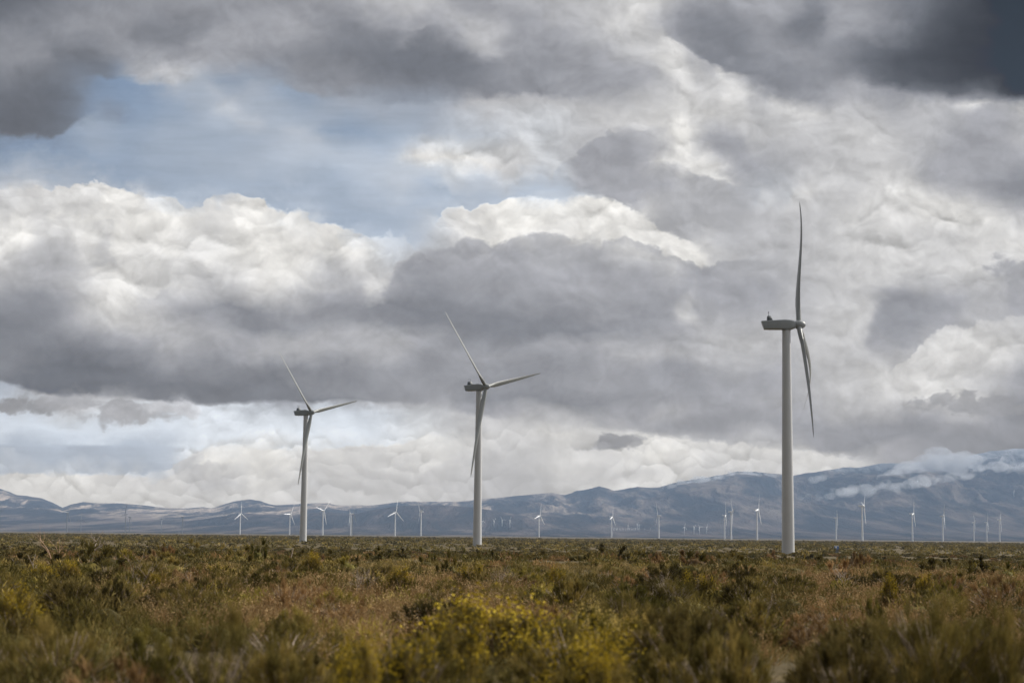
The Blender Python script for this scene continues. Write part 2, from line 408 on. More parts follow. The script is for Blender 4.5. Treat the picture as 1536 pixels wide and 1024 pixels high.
    cir = T.noise(ps, 1 / 20.0, 5.0, 0.6, 0.0, '2D').outputs[0]
    gain = T.m('ADD', gain, T.m('MULTIPLY', T.m('SUBTRACT', 1.0, cloudy), T.m('MULTIPLY', T.m('SUBTRACT', cir, 0.5), 0.30)))
    gn = T.n('ShaderNodeVectorMath', operation='SCALE')
    T.put(gn.inputs[0], c); T.put(gn.inputs[3], gain)
    # what is seen from the ground, less the air that stands in front of it
    path = T.m('DIVIDE', T.m('MINIMUM', T.m('DIVIDE', HAZE_TOP - 1.7, T.m('MAXIMUM', T.m('DIVIDE', z, yy), 0.001)), HAZE_FAR), yy)
    t = T.m('EXPONENT', T.m('MULTIPLY', path, -HAZE_DENSITY))
    it = T.m('DIVIDE', 1.0, t)
    k = T.m('MULTIPLY', T.m('SUBTRACT', 1.0, t), it)
    def vec(op, a, b):
        nd = T.n('ShaderNodeVectorMath', operation=op)
        T.put(nd.inputs[0], a); T.put(nd.inputs[3 if op == 'SCALE' else 1], b)
        return nd.outputs[0]
    front = vec('SUBTRACT', vec('SCALE', gn.outputs[0], it), vec('SCALE', HAZE_LIGHT, k))
    front = vec('MAXIMUM', front, (0.002, 0.002, 0.002))
    if SKY_CAL: front = (0.0, 0.0, 0.0, 1.0)
    # everything behind and overhead: broken overcast with the clear sky between
    sky = T.n('ShaderNodeTexSky', sky_type='NISHITA')
    sky.sun_disc = False
    sky.sun_elevation = SUN_ELEV
    sky.sun_rotation = SUN_AZ
    sk = T.n('ShaderNodeVectorMath', operation='SCALE')
    T.put(sk.inputs[0], sky.outputs[0]); sk.inputs[3].default_value = 0.09
    pn = T.noise(tc.outputs['Generated'], 3.2, 6.0, 0.58, 0.3, '3D').outputs[0]
    deck = T.ramp(pn, [(0.30, (0.24, 0.25, 0.28)), (0.5, (0.44, 0.45, 0.48)), (0.68, (0.85, 0.84, 0.83))]).outputs[0]
    # the deck is thicker behind the camera, thinner towards the sun
    sdn = T.n('ShaderNodeVectorMath', operation='DOT_PRODUCT')
    T.put(sdn.inputs[0], tc.outputs['Generated'])
    sdn.inputs[1].default_value = (0.55, 0.60, 0.58)
    dk = T.n('ShaderNodeVectorMath', operation='SCALE')
    T.put(dk.inputs[0], deck); T.put(dk.inputs[3], T.maprange(sdn.outputs['Value'], -0.45, 0.85, 0.16, 2.5))
    deck = dk.outputs[0]
    gap = T.maprange(pn, 0.60, 0.72, 0.0, 0.7, True)
    rest = T.mix(gap, deck, sk.outputs[0])
    infront = T.m('MULTIPLY', T.maprange(y, 0.80, 0.90, 0.0, 1.0, True), T.maprange(z, 0.34, 0.44, 1.0, 0.0, True))
    infront = T.m('MULTIPLY', infront, T.maprange(T.m('ABSOLUTE', U), 800.0, 1050.0, 1.0, 0.0, True))
    col = T.mix(infront, rest, front)
    bg = T.n('ShaderNodeBackground')
    T.put(bg.inputs[0], col); bg.inputs[1].default_value = 1.0
    out = T.n('ShaderNodeOutputWorld')
    T.t.links.new(bg.outputs[0], out.inputs[0])

build_world()
# ------------------------------------------------------------------ common builders
def tag(o, label=None, cat=None, group=None, kind=None):
    if label: o['label'] = label
    if cat: o['category'] = cat
    if group: o['group'] = group
    if kind: o['kind'] = kind
    return o

def np_mesh(name, verts, quads=None, tris=None, mat=None, attrs=None, smooth=False):
    me = bpy.data.meshes.new(name)
    verts = np.asarray(verts, np.float32)
    nq = 0 if quads is None else len(quads); nt = 0 if tris is None else len(tris)
    me.vertices.add(len(verts)); me.vertices.foreach_set("co", verts.ravel())
    idx = []
    if nq: idx.append(np.asarray(quads, np.int32).ravel())
    if nt: idx.append(np.asarray(tris, np.int32).ravel())
    idx = np.concatenate(idx)
    me.loops.add(len(idx)); me.loops.foreach_set("vertex_index", idx)
    starts = np.concatenate([np.arange(nq) * 4, nq * 4 + np.arange(nt) * 3]).astype(np.int32)
    me.polygons.add(nq + nt); me.polygons.foreach_set("loop_start", starts)
    if smooth:
        me.polygons.foreach_set("use_smooth", np.ones(nq + nt, bool))
    me.update(calc_edges=True)
    for k, v in (attrs or {}).items():
        a = me.attributes.new(k, 'FLOAT', 'POINT')
        a.data.foreach_set('value', np.asarray(v, np.float32).ravel())
    if mat: me.materials.append(mat)
    return me

def link(name, me, parent=None):
    o = bpy.data.objects.new(name, me)
    COL.objects.link(o)
    if parent: o.parent = parent
    return o

def new_mat(name):
    m = bpy.data.materials.new(name)
    m.use_nodes = True
    T = NT(m.node_tree)
    out = T.n('ShaderNodeOutputMaterial')
    b = T.n('ShaderNodeBsdfPrincipled')
    T.t.links.new(b.outputs[0], out.inputs[0])
    return m, T, b, out

def sstep(a, b, x):
    t = np.clip((x - a) / (b - a), 0, 1)
    return t * t * (3 - 2 * t)

class VN:
    """value noise on a lattice, numpy"""
    def __init__(self, seed, n=256):
        self.n = n; self.t = np.random.default_rng(seed).random((n, n))
    def __call__(self, x, y):
        xi = np.floor(x).astype(int); yi = np.floor(y).astype(int)
        fx = x - xi; fy = y - yi
        fx = fx * fx * fx * (fx * (fx * 6 - 15) + 10); fy = fy * fy * fy * (fy * (fy * 6 - 15) + 10)
        n = self.n; t = self.t
        a = t[xi % n, yi % n]; b = t[(xi + 1) % n, yi % n]; c = t[xi % n, (yi + 1) % n]; d = t[(xi + 1) % n, (yi + 1) % n]
        return (a * (1 - fx) + b * fx) * (1 - fy) + (c * (1 - fx) + d * fx) * fy
    def fbm(self, x, y, o=5, g=0.5):
        s = 0.0; a = 1.0; tot = 0.0
        for i in range(o):
            s = s + a * self(x * 2.03**i + 17.1 * i, y * 2.03**i + 9.7 * i); tot += a; a *= g
        return s / tot
    def ridged(self, x, y, o=5, g=0.55):
        s = 0.0; a = 1.0; tot = 0.0
        for i in range(o):
            v = 1 - np.abs(2 * self(x * 2.03**i + 5.3 * i, y * 2.03**i + 3.1 * i) - 1)
            s = s + a * v * v; tot += a; a *= g
        return s / tot

VN1, VN2, VN3 = VN(3), VN(5), VN(8)
PLAIN = -3.8

def ground_z(x, y):
    x = np.asarray(x, float); y = np.asarray(y, float)
    d = np.hypot(x, y)
    z = PLAIN * sstep(8.0, 450.0, d)
    b = (VN1.fbm(x / 9.0 + 40, y / 9.0 + 40, 3) - 0.5) * 0.42 * sstep(4, 12, d) + (VN2.fbm(x / 60.0 + 9, y / 60.0 + 9, 2) - 0.5) * 1.1 * sstep(25, 120, d) * (1 - 0.5 * sstep(500, 2000, d)) + (VN3.fbm(x / 24.0 + 31, y / 24.0 + 2, 2) - 0.5) * 0.7 * sstep(50, 160, d) * (1 - sstep(900, 2000, d))
    return z + b

# ------------------------------------------------------------------ ground
def ground_material():
    m, T, b, out = new_mat("steppe soil")
    g = T.n('ShaderNodeNewGeometry')
    p = g.outputs['Position']
    big = T.noise(p, 0.035, 5, 0.6, 0.4).outputs[0]
    mid = T.noise(p, 0.45, 6, 0.62, 0.3).outputs[0]
    fin = T.noise(p, 9.0, 5, 0.65).outputs[0]
    c = T.ramp(mid, [(0.30, (0.055, 0.039, 0.017)), (0.45, (0.100, 0.070, 0.029)), (0.56, (0.165, 0.114, 0.047)), (0.70, (0.24, 0.168, 0.075))]).outputs[0]
    olive = T.ramp(big, [(0.36, (0.050, 0.043, 0.017)), (0.62, (0.100, 0.078, 0.032))]).outputs[0]
    k = T.ramp(T.noise(p, 0.11, 6, 0.65, 0.5).outputs[0], [(0.40, (0, 0, 0)), (0.58, (1, 1, 1))]).outputs[0]
    c = T.mix(T.m('MULTIPLY', k, 0.75), c, olive)
    c = T.mix(T.maprange(fin, 0.3, 0.7, 0.0, 0.55), c, (0.030, 0.026, 0.016, 1))
    T.put(b.inputs['Base Color'], c)
    b.inputs['Roughness'].default_value = 0.95
    b.inputs['Specular IOR Level'].default_value = 0.1
    bp = T.n('ShaderNodeBump'); bp.inputs['Strength'].default_value = 0.6; bp.inputs['Distance'].default_value = 0.12
    T.put(bp.inputs['Height'], T.m('ADD', mid, T.m('MULTIPLY', fin, 0.25)))
    T.put(b.inputs['Normal'], bp.outputs[0])
    return m

def grid_mesh(name, X, Y, Z, mat, smooth=True):
    r, c = X.shape
    v = np.stack([X, Y, Z], -1).reshape(-1, 3)
    i = np.arange(r * c).reshape(r, c)
    q = np.stack([i[:-1, :-1], i[:-1, 1:], i[1:, 1:], i[1:, :-1]], -1).reshape(-1, 4)
    return np_mesh(name, v, q, None, mat, None, smooth)

def build_ground():
    ys = np.concatenate([np.linspace(-60, 4, 12), np.geomspace(5, 20500, 330)])
    ss = np.linspace(-1, 1, 241)
    Y = np.repeat(ys[:, None], len(ss), 1)
    X = ss[None, :] * (60 + 0.62 * np.maximum(Y, 0))
    Z = ground_z(X, Y)
    o = link("ground", grid_mesh("ground", X, Y, Z, ground_material()))
    tag(o, kind='structure')

build_ground()

# ------------------------------------------------------------------ mountains
SKYLINE = [(-260,722),(-150,718),(-60,724),(0,733),(26,743),(42,744),(62,747),(78,753),(94,761),(104,757),(125,753),(150,755),(180,755),(205,757),(235,760),(260,761.5),(280,762),(305,760),(317,762),(330,758),
 (350,752),(374,748.5),(390,751),(405,756),(415,757),(445,756),(462,754.7),(494,753.5),(504,757),(530,757.5),(560,757),(590,753),(610,751),(640,753),(680,752),(710,749.5),(740,747),(780,742.5),(828,738.5),
 (847,742),(858,739),(863,736),(880,733.5),(898,729),(907,731),(920,735),(935,733),(957,729),(970,731),(990,730),(1018,722.5),(1043,719),(1083,713),(1109,707),(1135,707),(1155,708),(1190,712),(1210,708),
 (1250,705),(1265,701),(1295,700.5),(1320,696),(1345,695),(1360,695),(1400,692),(1440,690),(1455,684),(1485,676),(1500,675),(1520,672.5),(1536,673),(1600,672),(1700,690),(1900,724)]
FOOTHILL = [(-100,801),(60,797),(130,790),(190,785),(240,781),(280,779),(310,777),(340,773),(372,770),(400,771),(440,772.5),(470,769),(500,768),(530,771),(552,766),(580,761),(605,758),(640,757),(680,758),(720,762),(780,772),(840,786),(900,800),(1000,806)]

def prof(table):
    pts = [uv(a, b) for a, b in table]
    us = np.array([p[0] for p in pts]); vs = np.array([p[1] for p in pts])
    return lambda U: np.interp(U, us, vs)
SKY_V = prof(SKYLINE); FOOT_V = prof(FOOTHILL)
M0, M1, M2 = 7800.0, 17500.0, 20300.0

def mountain_z(x, y):
    U = FPX * x / y
    S = SKY_V(U) + (VN2.fbm(x / 420.0, x * 0 + 3.3, 5, 0.6) - 0.5) * (3.5 + 3.5 * np.clip(U / 700.0, 0, 1))
    t = np.clip((y - M0) / (M1 - M0), 0, 1)
    apron = 17.0 * sstep(0.10, 0.55, t) * (0.75 + 0.5 * VN1.fbm(x / 2600.0 + 3, y / 2600.0, 2))
    wx = x + (VN3.fbm(x / 1500.0, y / 1500.0, 3) - 0.5) * 900
    wy = y + (VN1.fbm(x / 1500.0 + 7, y / 1500.0 + 7, 3) - 0.5) * 900
    rg = VN1.ridged(wx / 900.0 + 11, wy / 3600.0 + 4, 6, 0.60)
    rise = np.clip((t - 0.36) / 0.64, 0, 1)
    hp = (S - apron) * (0.30 * rise + 0.70 * sstep(0.0, 1.0, rise))
    k = np.sin(np.pi * np.clip(rise, 0, 1)) ** 0.8
    hp = np.maximum(hp, 0) * (1 + (rg - 0.50) * 1.15 * k)
    H = apron + hp
    H = np.minimum(H, S * (0.25 + 0.75 * t) + 1.0)                 # never above the skyline in front of the crest
    back = sstep(0, 1, (y - M1) / (M2 - M1))
    H = np.where(y > M1, S * (1 - back) + (rg - 0.5) * 3 * back, H)
    z = EYE.z + H * y / FPX
    return PLAIN - 3.0 + (z - PLAIN + 3.0) * sstep(0.0, 0.06, t)

def foothill_z(x, y):
    U = FPX * x / y
    S = FOOT_V(U)
    t = np.clip((y - 9300.0) / 3600.0, 0, 1)
    rg = VN2.ridged(x / 700.0 + 2, y / 1500.0 + 8, 5, 0.55)
    H = S * sstep(0, 1, t) * (1 + (rg - 0.5) * 0.6 * np.sin(np.pi * t)) - 12 * (1 - t)
    H = np.minimum(H, S)
    back = sstep(0, 1, (y - 12900.0) / 2600.0)
    H = np.where(y > 12900, S * (1 - back) - 14 * back, H)
    return EYE.z + H * y / FPX

def mountain_material(name, tan, snow):
    m, T, b, out = new_mat(name)
    g = T.n('ShaderNodeNewGeometry')
    p = g.outputs['Position']; x, y, z = T.sep(p)
    st = T.n('ShaderNodeMapping'); st.inputs['Scale'].default_value = (1.0, 0.16, 0.8)
    T.put(st.inputs[0], p)
    n1 = T.noise(st.outputs[0], 0.0030, 8, 0.68, 0.5).outputs[0]
    n2 = T.noise(st.outputs[0], 0.0120, 6, 0.66, 0.4).outputs[0]
    c = T.ramp(n1, [(0.34, (0.014, 0.018, 0.020)), (0.46, (0.038, 0.035, 0.033)), (0.56, (0.085, 0.068, 0.060)), (0.70, (0.16, 0.130, 0.115))]).outputs[0]
    c = T.mix(T.maprange(n2, 0.38, 0.62, 0.0, 0.75), c, (0.016, 0.020, 0.022, 1))
    if tan:  # pale rock patches; sunlit slopes between cloud shadows are put into this colour
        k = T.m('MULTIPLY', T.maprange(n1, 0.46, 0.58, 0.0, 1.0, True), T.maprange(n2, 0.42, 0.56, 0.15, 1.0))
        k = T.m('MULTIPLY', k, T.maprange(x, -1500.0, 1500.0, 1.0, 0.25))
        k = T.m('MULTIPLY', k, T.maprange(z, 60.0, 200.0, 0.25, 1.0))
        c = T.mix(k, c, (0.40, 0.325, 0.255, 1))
    if snow:
        line = T.m('ADD', z, T.m('MULTIPLY', T.m('SUBTRACT', n2, 0.5), 420.0))
        k = T.m('MULTIPLY', T.maprange(line, 640.0, 760.0, 0.0, 0.45, True), T.maprange(n1, 0.40, 0.55, 0.45, 1.0))
        c = T.mix(k, c, (0.62, 0.64, 0.68, 1))
    T.put(b.inputs['Base Color'], c)
    b.inputs['Roughness'].default_value = 1.0
    b.inputs['Specular IOR Level'].default_value = 0.0
    bp = T.n('ShaderNodeBump'); bp.inputs['Strength'].default_value = 1.0; bp.inputs['Distance'].default_value = 70.0
    T.put(bp.inputs['Height'], T.m('ADD', n1, T.m('MULTIPLY', n2, 0.4)))
    T.put(b.inputs['Normal'], bp.outputs[0])
    return m

def build_mountains():
    ys = np.concatenate([np.linspace(M0, 11500, 40), np.linspace(11600, M1, 190), np.linspace(M1 + 60, M2, 26)])
    us = np.linspace(-1060, 1060, 900)
    Y = np.repeat(ys[:, None], len(us), 1)
    X = us[None, :] * Y / FPX
    Z = mountain_z(X, Y)
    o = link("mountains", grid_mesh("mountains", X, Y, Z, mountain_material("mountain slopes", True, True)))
    tag(o, kind='structure')
    ys = np.concatenate([np.linspace(9300, 12900, 70), np.linspace(12950, 15500, 14)])
    us = np.linspace(-860, 300, 420)
    Y = np.repeat(ys[:, None], len(us), 1)
    X = us[None, :] * Y / FPX
    Z = foothill_z(X, Y)
    o = link("foothills", grid_mesh("foothills", X, Y, Z, mountain_material("foothill slopes", False, False)))
    tag(o, kind='structure')

build_mountains()

def land_z(x, y):
    g = float(ground_z(x, y))
    if y > M0: g = max(g, float(mountain_z(np.array(float(x)), np.array(float(y)))))
    if 9300 < y < 15500 and FPX * x / y < 300: g = max(g, float(foothill_z(np.array(float(x)), np.array(float(y)))))
    return g

# ------------------------------------------------------------------ haze
def build_haze():
    me = bpy.data.meshes.new("haze")
    bm = bmesh.new()
    bmesh.ops.create_cube(bm, size=1.0)
    lo, hi = Vector((-13500, -400, -12)), Vector((13500, HAZE_FAR, HAZE_TOP))
    for v in bm.verts:
        v.co = Vector([(lo[i] + hi[i]) / 2 + v.co[i] * (hi[i] - lo[i]) for i in range(3)])
    bm.to_mesh(me); bm.free()
    m = bpy.data.materials.new("clear blue air")
    m.use_nodes = True
    T = NT(m.node_tree)
    out = T.n('ShaderNodeOutputMaterial')
    v = T.n('ShaderNodeVolumePrincipled')
    v.inputs['Color'].default_value = HAZE_COLOR
    v.inputs['Density'].default_value = HAZE_DENSITY
    v.inputs['Anisotropy'].default_value = 0.0
    T.t.links.new(v.outputs[0], out.inputs['Volume'])
    me.materials.append(m)
    o = link("haze", me)
    tag(o, kind='stuff')
build_haze()

# ------------------------------------------------------------------ sun
sd = bpy.data.lights.new("sun", 'SUN')
sd.energy = 5.0
sd.angle = math.radians(0.8)
sd.color = (1.0, 0.95, 0.87)
so = bpy.data.objects.new("sun", sd)
COL.objects.link(so)
sdir = Vector((math.sin(SUN_AZ) * math.cos(SUN_ELEV), math.cos(SUN_AZ) * math.cos(SUN_ELEV), math.sin(SUN_ELEV)))
so.rotation_euler = (-sdir).to_track_quat('-Z', 'Y').to_euler()
so.location = (0, 0, 200)
# ------------------------------------------------------------------ wind turbines
def paint_material(name, base, rough=0.42):
    m, T, b, out = new_mat(name)
    tc = T.n('ShaderNodeTexCoord')
    p = tc.outputs['Object']
    st = T.n('ShaderNodeMapping'); st.inputs['Scale'].default_value = (1.0, 1.0, 0.06)
    T.put(st.inputs[0], p)
    streak = T.noise(st.outputs[0], 1.6, 5, 0.6, 0.2).outputs[0]
    blot = T.noise(p, 0.22, 4, 0.55).outputs[0]
    k = T.m('ADD', T.m('MULTIPLY', T.m('SUBTRACT', streak, 0.5), 0.22), T.m('MULTIPLY', T.m('SUBTRACT', blot, 0.5), 0.16))
    c = T.n('ShaderNodeVectorMath', operation='SCALE')
    c.inputs[0].default_value = base; T.put(c.inputs[3], T.m('ADD', 1.0, k))
    T.put(b.inputs['Base Color'], c.outputs[0])
    T.put(b.inputs['Roughness'], T.m('ADD', rough, T.m('MULTIPLY', T.m('SUBTRACT', blot, 0.5), 0.2)))
    b.inputs['Specular IOR Level'].default_value = 0.35
    return m
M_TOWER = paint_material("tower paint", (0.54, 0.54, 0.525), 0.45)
M_NAC = paint_material("nacelle gelcoat", (0.27, 0.28, 0.268), 0.42)
M_BLADE = paint_material("blade gelcoat", (0.235, 0.24, 0.222), 0.42)
M_DARK = paint_material("dark vent grey", (0.12, 0.125, 0.12), 0.6)
M_FARSHADE = paint_material("far shaded paint", (0.20, 0.205, 0.205), 0.5)  # darkened copy of the far white paint, cloud shadow put into the colour
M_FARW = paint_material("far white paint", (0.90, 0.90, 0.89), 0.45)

def loft(rings, closed_ends=True):
    """rings: list of equal length point lists -> verts, quads, tris"""
    n = len(rings[0]); v = [p for r in rings for p in r]; q = []; t = []
    for i in range(len(rings) - 1):
        for j in range(n):
            a = i * n + j; b = i * n + (j + 1) % n
            q.append((a, b, b + n, a + n))
    if closed_ends:
        for i, flip in ((0, True), (len(rings) - 1, False)):
            c = np.mean(np.array(rings[i]), 0); v.append(tuple(c)); ci = len(v) - 1
            for j in range(n):
                a = i * n + j; b = i * n + (j + 1) % n
                t.append((b, a, ci) if flip else (a, b, ci))
    return v, q, t

def merge(parts):
    V, Q, Tt = [], [], []
    for v, q, t in parts:
        o = len(V); V += [tuple(p) for p in v]
        Q += [tuple(o + i for i in f) for f in q]; Tt += [tuple(o + i for i in f) for f in t]
    return V, Q, Tt

def mesh_of(name, parts, mat, smooth=True, angle=35):
    V, Q, Tt = merge(parts)
    me = np_mesh(name, V, Q if Q else None, Tt if Tt else None, mat, None, smooth)
    if smooth:
        me.set_sharp_from_angle(angle=math.radians(angle))
    return me

def circle(r, z, n, cx=0, cy=0):
    return [(cx + r * math.cos(2 * math.pi * i / n), cy + r * math.sin(2 * math.pi * i / n), z) for i in range(n)]

HUBH = 80.0
def tower_mesh(n, mat):
    top = HUBH - 1.75
    rings = []
    zs = [-6, 0, 0.35, 0.36]
    def rad(z): return 2.2 - 0.75 * (max(z, 0) / top) ** 1.05
    rs = [(-6, 2.32), (0.0, 2.32), (0.25, 2.32), (0.26, rad(0.3))]
    for k in range(1, 5):                                    # section flanges, barely proud of the shell
        z = top * k / 4.0
        if k < 4:
            rs += [(z - 0.12, rad(z)), (z - 0.11, rad(z) + 0.03), (z + 0.11, rad(z) + 0.03), (z + 0.12, rad(z))]
        else:
            rs += [(top, rad(top))]
    for z, r in rs: rings.append(circle(r, z, n))
    return mesh_of("tower", [loft(rings)], mat)

def door_mesh():
    """oval door with a small landing, facing local +X side of the tower"""
    pts = [(0.48 * math.copysign(abs(math.cos(a)) ** 0.6, math.cos(a)), 1.05 * math.copysign(abs(math.sin(a)) ** 0.6, math.sin(a))) for a in [2 * math.pi * i / 24 for i in range(24)]]
    r0 = [(2.10, y, 2.0 + z) for y, z in pts]; r1 = [(2.26, y, 2.0 + z) for y, z in pts]
    step = box(2.2, 3.0, -0.6, 0.6, 0.75, 0.87)
    return mesh_of("door", [loft([r0, r1]), step], M_DARK, True)

def box(x0, x1, y0, y1, z0, z1):
    v = [(x, y, z) for z in (z0, z1) for x, y in ((x0, y0), (x1, y0), (x1, y1), (x0, y1))]
    q = [(3, 2, 1, 0), (4, 5, 6, 7), (0, 1, 5, 4), (1, 2, 6, 5), (2, 3, 7, 6), (3, 0, 4, 7)]
    return v, q, []

def rrect(x, w, z0, z1, r, n=4, skew=0.0):
    """rounded rectangle cross-section in the YZ plane at x"""
    pts = []
    for cy, cz, a0 in ((w - r, z1 - r, 0), (-(w - r), z1 - r, 90), (-(w - r), z0 + r, 180), (w - r, z0 + r, 270)):
        for i in range(n + 1):
            a = math.radians(a0 + 90 * i / n)
            y, z = cy + r * math.cos(a), cz + r * math.sin(a)
            pts.append((x + skew * (z - z0) / max(z1 - z0, 0.01), y, z))
    return pts

def nacelle_mesh(mat):
    # origin on the tower axis at hub height; +X towards the rotor.  Flat roof, flat keel, raked tail.
    R = [rrect(-7.75, 1.55, -1.60, 1.15, 0.22, 4, -0.95), rrect(-7.6, 1.66, -1.70, 1.22, 0.28, 4, -0.95), rrect(-5.5, 1.78, -1.74, 1.40, 0.34, 4, -0.2),
         rrect(-2.0, 1.82, -1.74, 1.62, 0.4), rrect(1.2, 1.80, -1.72, 1.60, 0.5), rrect(2.1, 1.70, -1.62, 1.50, 0.7), rrect(3.0, 1.35, -1.30, 1.22, 0.95), rrect(3.45, 1.15, -1.08, 1.12, 1.0)]
    yaw = loft([circle(1.48, -2.05, 28), circle(1.62, -2.0, 28), circle(1.62, -1.66, 28)])
    hatch = loft([rrect_z(-1.2, 0.2, 0.8, 1.55), rrect_z(-1.2, 0.2, 0.8, 1.76)])
    return mesh_of("nacelle", [loft(R), yaw, hatch], mat, True, 30)

def rrect_z(x0, x1, w, z):
    return [(x0, -w, z), (x1, -w, z), (x1, w, z), (x0, w, z)]

def cooler_mesh(mat):
    r0 = [(-6.75, -1.2, 1.25), (-4.75, -1.2, 1.40), (-4.75, 1.2, 1.40), (-6.75, 1.2, 1.25)]
    r1 = [(-6.65, -1.0, 2.95), (-5.55, -1.0, 3.05), (-5.55, 1.0, 3.05), (-6.65, 1.0, 2.95)]
    return mesh_of("cooler", [loft([r0, r1])], mat, False)

def mast_mesh(mat):
    p = [loft([circle(0.05, 2.9, 6, -6.15, s * 0.6), circle(0.035, 4.3, 6, -6.15, s * 0.6)]) for s in (-1, 1)]
    p += [loft([circle(0.14, 4.25, 8, -6.15, s * 0.6), circle(0.16, 4.45, 8, -6.15, s * 0.6)]) for s in (-1, 1)]
    p.append(box(-6.2, -6.1, -0.6, 0.6, 3.5, 3.56))
    return mesh_of("wind_sensor", p, mat)

HUBX = 4.45
def hub_mesh(mat):
    # spinner: origin at the rotor centre
    prof_ = [(-1.15, 1.05), (-1.1, 1.45), (-0.5, 1.62), (0.4, 1.60), (1.2, 1.35), (1.8, 0.98), (2.2, 0.55), (2.38, 0.2), (2.41, 0.03)]
    rings = [[(x, r * math.cos(2 * math.pi * i / 28), r * math.sin(2 * math.pi * i / 28)) for i in range(28)] for x, r in prof_]
    parts = [loft(rings)]
    for k in range(3):
        a = 2 * math.pi * k / 3
    return mesh_of("rotor_hub", parts, mat, True, 40)

BLADE_R = 48.0
def blade_mesh(name, mat, flap, ns=26, na=16, edge=None, pitch=20.0, wide=0.74):
    """along +Z from the hub centre; chord along Y, flapwise along X (positive upwind); flap(s) in metres"""
    rings = []
    for i in range(ns):
        s = i / (ns - 1); s = s ** 0.92
        r = 1.2 + (BLADE_R - 1.2) * s
        if r < 2.6: chord, th = 1.8, 1.0
        else:
            k = min((r - 2.6) / 6.4, 1.0); k = k * k * (3 - 2 * k)
            full = 3.5 * (1 - max(r - 9.0, 0) / (BLADE_R - 9.0)) ** 0.88 * 0.88 + 0.62
            chord = 1.8 * (1 - k) + full * wide * k
            th = 1.0 * (1 - k) + (0.34 - 0.18 * min((r - 9) / 30.0, 1.0) if r > 9 else 0.34) * k
        if s > 0.975: chord *= 0.55 if s < 0.999 else 0.12
        tw = math.radians(pitch + 13.0 * (1 - s) ** 2.2)
        ring = []
        for j in range(na):
            a = 2 * math.pi * j / na
            cx = 0.5 * math.cos(a); t = 0.5 * math.sin(a)
            if th < 0.99: t *= (1.0 - 0.62 * max(cx, -0.2) ) * (1 - 0.25 * (1 - th))
            y = (cx + 0.12 * (1 - th)) * chord; x = t * th * chord
            ring.append((x * math.cos(tw) - y * math.sin(tw) + flap(s), y * math.cos(tw) + x * math.sin(tw) + (edge(s) if edge else 0.0), r))
        rings.append(ring)
    return mesh_of(name, [loft(rings)], mat, True, 50)

def poly_flap(pts):
    xs = np.array([0.0] + [p[0] for p in pts]); ys = np.array([0.0] + [p[1] for p in pts])
    co = np.polyfit(xs, ys, len(xs) - 1)
    co = co - np.eye(len(co))[-1] * co[-1]
    return lambda s: float(np.polyval(co, s))

TILT = math.radians(2.0)
BASE_FLAP = lambda s: 0.5 * s * s
ME = {
    'tower': tower_mesh(48, M_TOWER), 'door': door_mesh(), 'nacelle': nacelle_mesh(M_NAC), 'cooler': cooler_mesh(M_DARK), 'mast': mast_mesh(M_DARK),
    'hub': hub_mesh(M_NAC), 'blade': blade_mesh("blade", M_BLADE, BASE_FLAP),
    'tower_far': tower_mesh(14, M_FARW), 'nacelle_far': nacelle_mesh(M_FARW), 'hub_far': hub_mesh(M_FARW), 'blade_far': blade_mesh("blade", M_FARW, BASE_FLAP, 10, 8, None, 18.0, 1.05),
    'tower_dim': tower_mesh(14, M_FARSHADE), 'nacelle_dim': nacelle_mesh(M_FARSHADE), 'hub_dim': hub_mesh(M_FARSHADE), 'blade_dim': blade_mesh("blade", M_FARSHADE, BASE_FLAP, 10, 8, None, 18.0, 1.1),
}

def turbine(base, yaw, az, scale=1.0, near=False, blades=None, door_dir=None, far=''):
    root = bpy.data.objects.new("wind_turbine", None)
    COL.objects.link(root)
    root.empty_display_size = 2.0
    root.location = base
    root.scale = (scale,) * 3
    link("tower", ME['tower' + far], root)
    nac = link("nacelle", ME['nacelle' + far], root)
    nac.location = (0, 0, HUBH); nac.rotation_euler = (0, 0, yaw)
    if near:
        d = link("door", ME['door'], root); d.rotation_euler = (0, 0, door_dir or 0.0)
        link("cooler", ME['cooler'], nac); link("wind_sensor", ME['mast'], nac)
    hub = link("rotor_hub", ME['hub' + far], root)
    hub.location = (HUBX * math.cos(yaw), HUBX * math.sin(yaw), HUBH)
    hub.rotation_euler = (Matrix.Rotation(yaw, 3, 'Z') @ Matrix.Rotation(-TILT, 3, 'Y')).to_euler()
    for i, a in enumerate(az):
        b = link("blade", blades[i] if blades else ME['blade' + far], hub)
        b.rotation_euler = (-math.radians(a), 0, 0)       # azimuth clockwise from up, towards local +Y
    return root

def place(px, py_hub, depth):
    """ground point below the pixel column and the scale that puts the hub at py_hub"""
    h = at(px, py_hub, depth)
    z = land_z(h.x, h.y)
    return Vector((h.x, h.y, z)), (h.z - z) / HUBH

NEAR = "large wind turbines standing in the scrub"
# right: rotor nearly edge-on, blades bent by the wind
b, s = place(1179.4, 486.9, 597.0)
tr = turbine(b, math.radians(-3.0), (15, -149, 125), s, True,
             [blade_mesh("blade", M_BLADE, poly_flap([(0.27, 0.8), (0.5, 2.2), (1.0, 3.6)]), pitch=24), blade_mesh("blade", M_BLADE, poly_flap([(0.5, 0.6), (1.0, 0.2)]), pitch=-24), blade_mesh("blade", M_BLADE, poly_flap([(0.25, 3.6), (0.5, 5.8), (0.75, 6.0), (1.0, 4.8)]), pitch=20)], math.radians(150))
tag(tr, "tallest white wind turbine, seen side on with its rotor edge-on, standing alone on the right", "wind turbine", NEAR)
b, s = place(718.6, 580.5, 871.0)
tm = turbine(b, math.radians(-37.3), (-43, 77, 197), s, True, None, math.radians(120))
tag(tm, "white wind turbine of middle height between the other two big ones, three blades spread", "wind turbine", NEAR)
b, s = place(459.0, 618.5, 1072.0)
